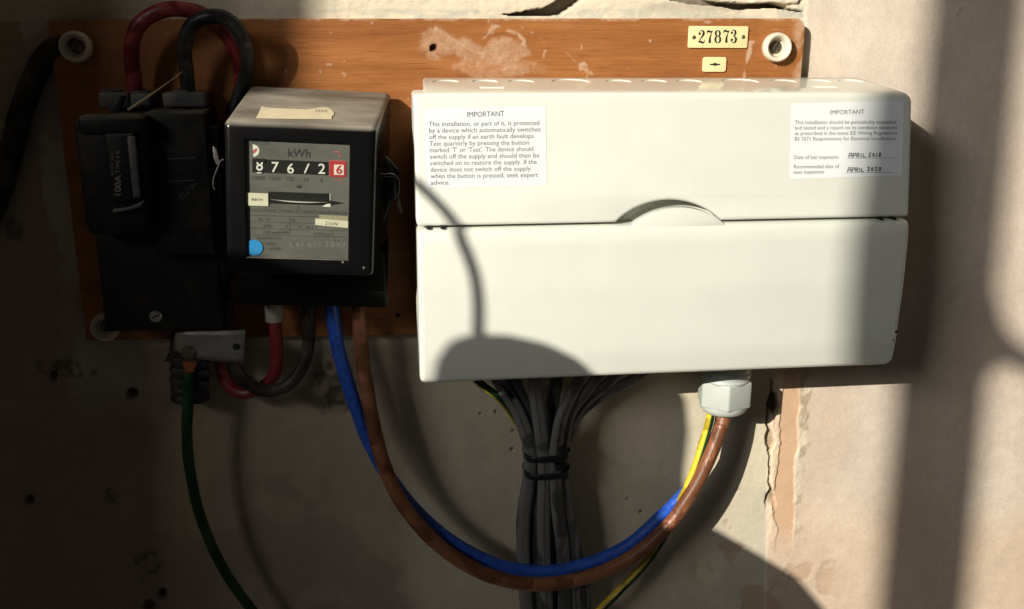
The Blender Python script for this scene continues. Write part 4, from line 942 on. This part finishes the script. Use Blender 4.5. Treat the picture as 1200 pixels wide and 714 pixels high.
mb = MB(); mb.lathe((gp[0], -39, gb + .5), (0, 0, -1), [(22.0, -1.5), (22.0, 1.5), (21.3, 4.2), (19.6, 6.6), (17.0, 8.4), (13.0, 9.2), (11.5, 8.6), (11.5, 2), (0, 2)], 48, ref=(1, 0, 0)); mb.build('dome', M['gland'], nut)

# earth clamp, tape and tag
TC = thing('earth_clamp', at(222, 425, 30), 'black taped earth clamp with bare copper ends below the cut-out', 'clamp')
mb = MB()
path = spline([at(*p) for p in [(222, 392, 28), (222, 420, 28), (222, 445, 28), (223, 468, 28)]], 8); tube(mb, path, 16, 13, 20, wob=.07)
for k, (x0, y0, x1, y1) in enumerate([(203, 420, 243, 430), (200, 432, 246, 442), (203, 445, 244, 456)]):
    mb.prism([at(px, py, 42.4 + k * .4) for px, py in ((x0, y0), (x1, y0 + 3), (x1, y1), (x0 + 2, y1 - 2))], (0, 3, 0), .6)
mb.prism([at(px, py, 40) for px, py in ((206, 398), (192, 424), (207, 426), (214, 408))], (0, 6, 0), 1)
mb.build('tape_wrap', M['tape'], TC)
mb = MB()
for k in range(7):
    u = (k - 3) / 3; tube(mb, [at(222 + 8 * u, 424, 45 + 2 * abs(u)), at(222 + 5 * u, 433, 47), at(221.5 + 2 * u, 444, 47)], .9, seg=6)
mb.build('copper_strand', M['copper'], TC)
mb = MB(); mb.lathe(at(221, 413, 55), (0, -1, 0), [(6, -6), (6, 2.0), (4.6, 3.6), (0, 4)], 20); mb.build('clamp_screw', M['screw'], TC)
ET = thing('earth_tag', at(245, 407, 52), 'bent aluminium tag strip with a hole at its right end below the cut-out', 'metal tag')
P4 = [(205, 389.5, 50), (222, 388.2, 55), (250, 388.0, 57), (270, 387.6, 58), (287.5, 386.8, 57)]; P5 = [(203.5, 410, 50), (222, 419, 55), (250, 423.0, 57), (270, 424.6, 58), (286, 425.2, 57)]
hc = at(277, 407, 58)
mb = MB(); top = spline([at(*p) for p in P4], 5); bot = spline([at(*p) for p in P5], 5); n_ = len(top)
rows = [[mb.v(t_ + (b_ - t_) * k / 6) for k in range(7)] for t_, b_ in zip(top, bot)]
for a_, b_ in zip(rows, rows[1:]):
    for k in range(6): mb.face((a_[k], a_[k + 1], b_[k + 1], b_[k]))
tago = mb.build('strip', M['alu'], ET)
md = tago.modifiers.new('t', 'SOLIDIFY'); md.thickness = .0008
mb = MB(); mb.lathe(at(277, 406.5, 58.1), (0, -1, 0), [(2.9, 0), (2.9, .25), (0, .25)], 20); mb.build('hole', M['tie'], ET)
mb = MB()
for x in range(5):
    for y0, xx in ((394, 250), (398, 250), (414, 256), (417.5, 256)):
        if x < (5 if y0 == 394 else 3):
            a_ = xx + 3.0 * x; mb.prism([at(a_ + u, y0 + v, 58.3) for u, v in ((0, 0), (2.0, 0), (2.0, 1.2), (0, 1.2))], (0, .5, 0))
mb.build('embossed_mark', M['steel'], ET)
# a straw caught on the cut-out
mb = MB(); tube(mb, spline([at(*p) for p in [(150, 129, 66), (165, 119, 68), (181, 108, 66), (200, 94.5, 62), (214, 84, 58)]], 6), 1.0, .6, 7, rfun=lambda t: 1.2 - .9 * t)
tag(mb.build('dry_stalk', M['straw'], loc=at(183, 106, 66)), 'thin dry stalk lying aslant on top of the black cut-out', 'stalk')
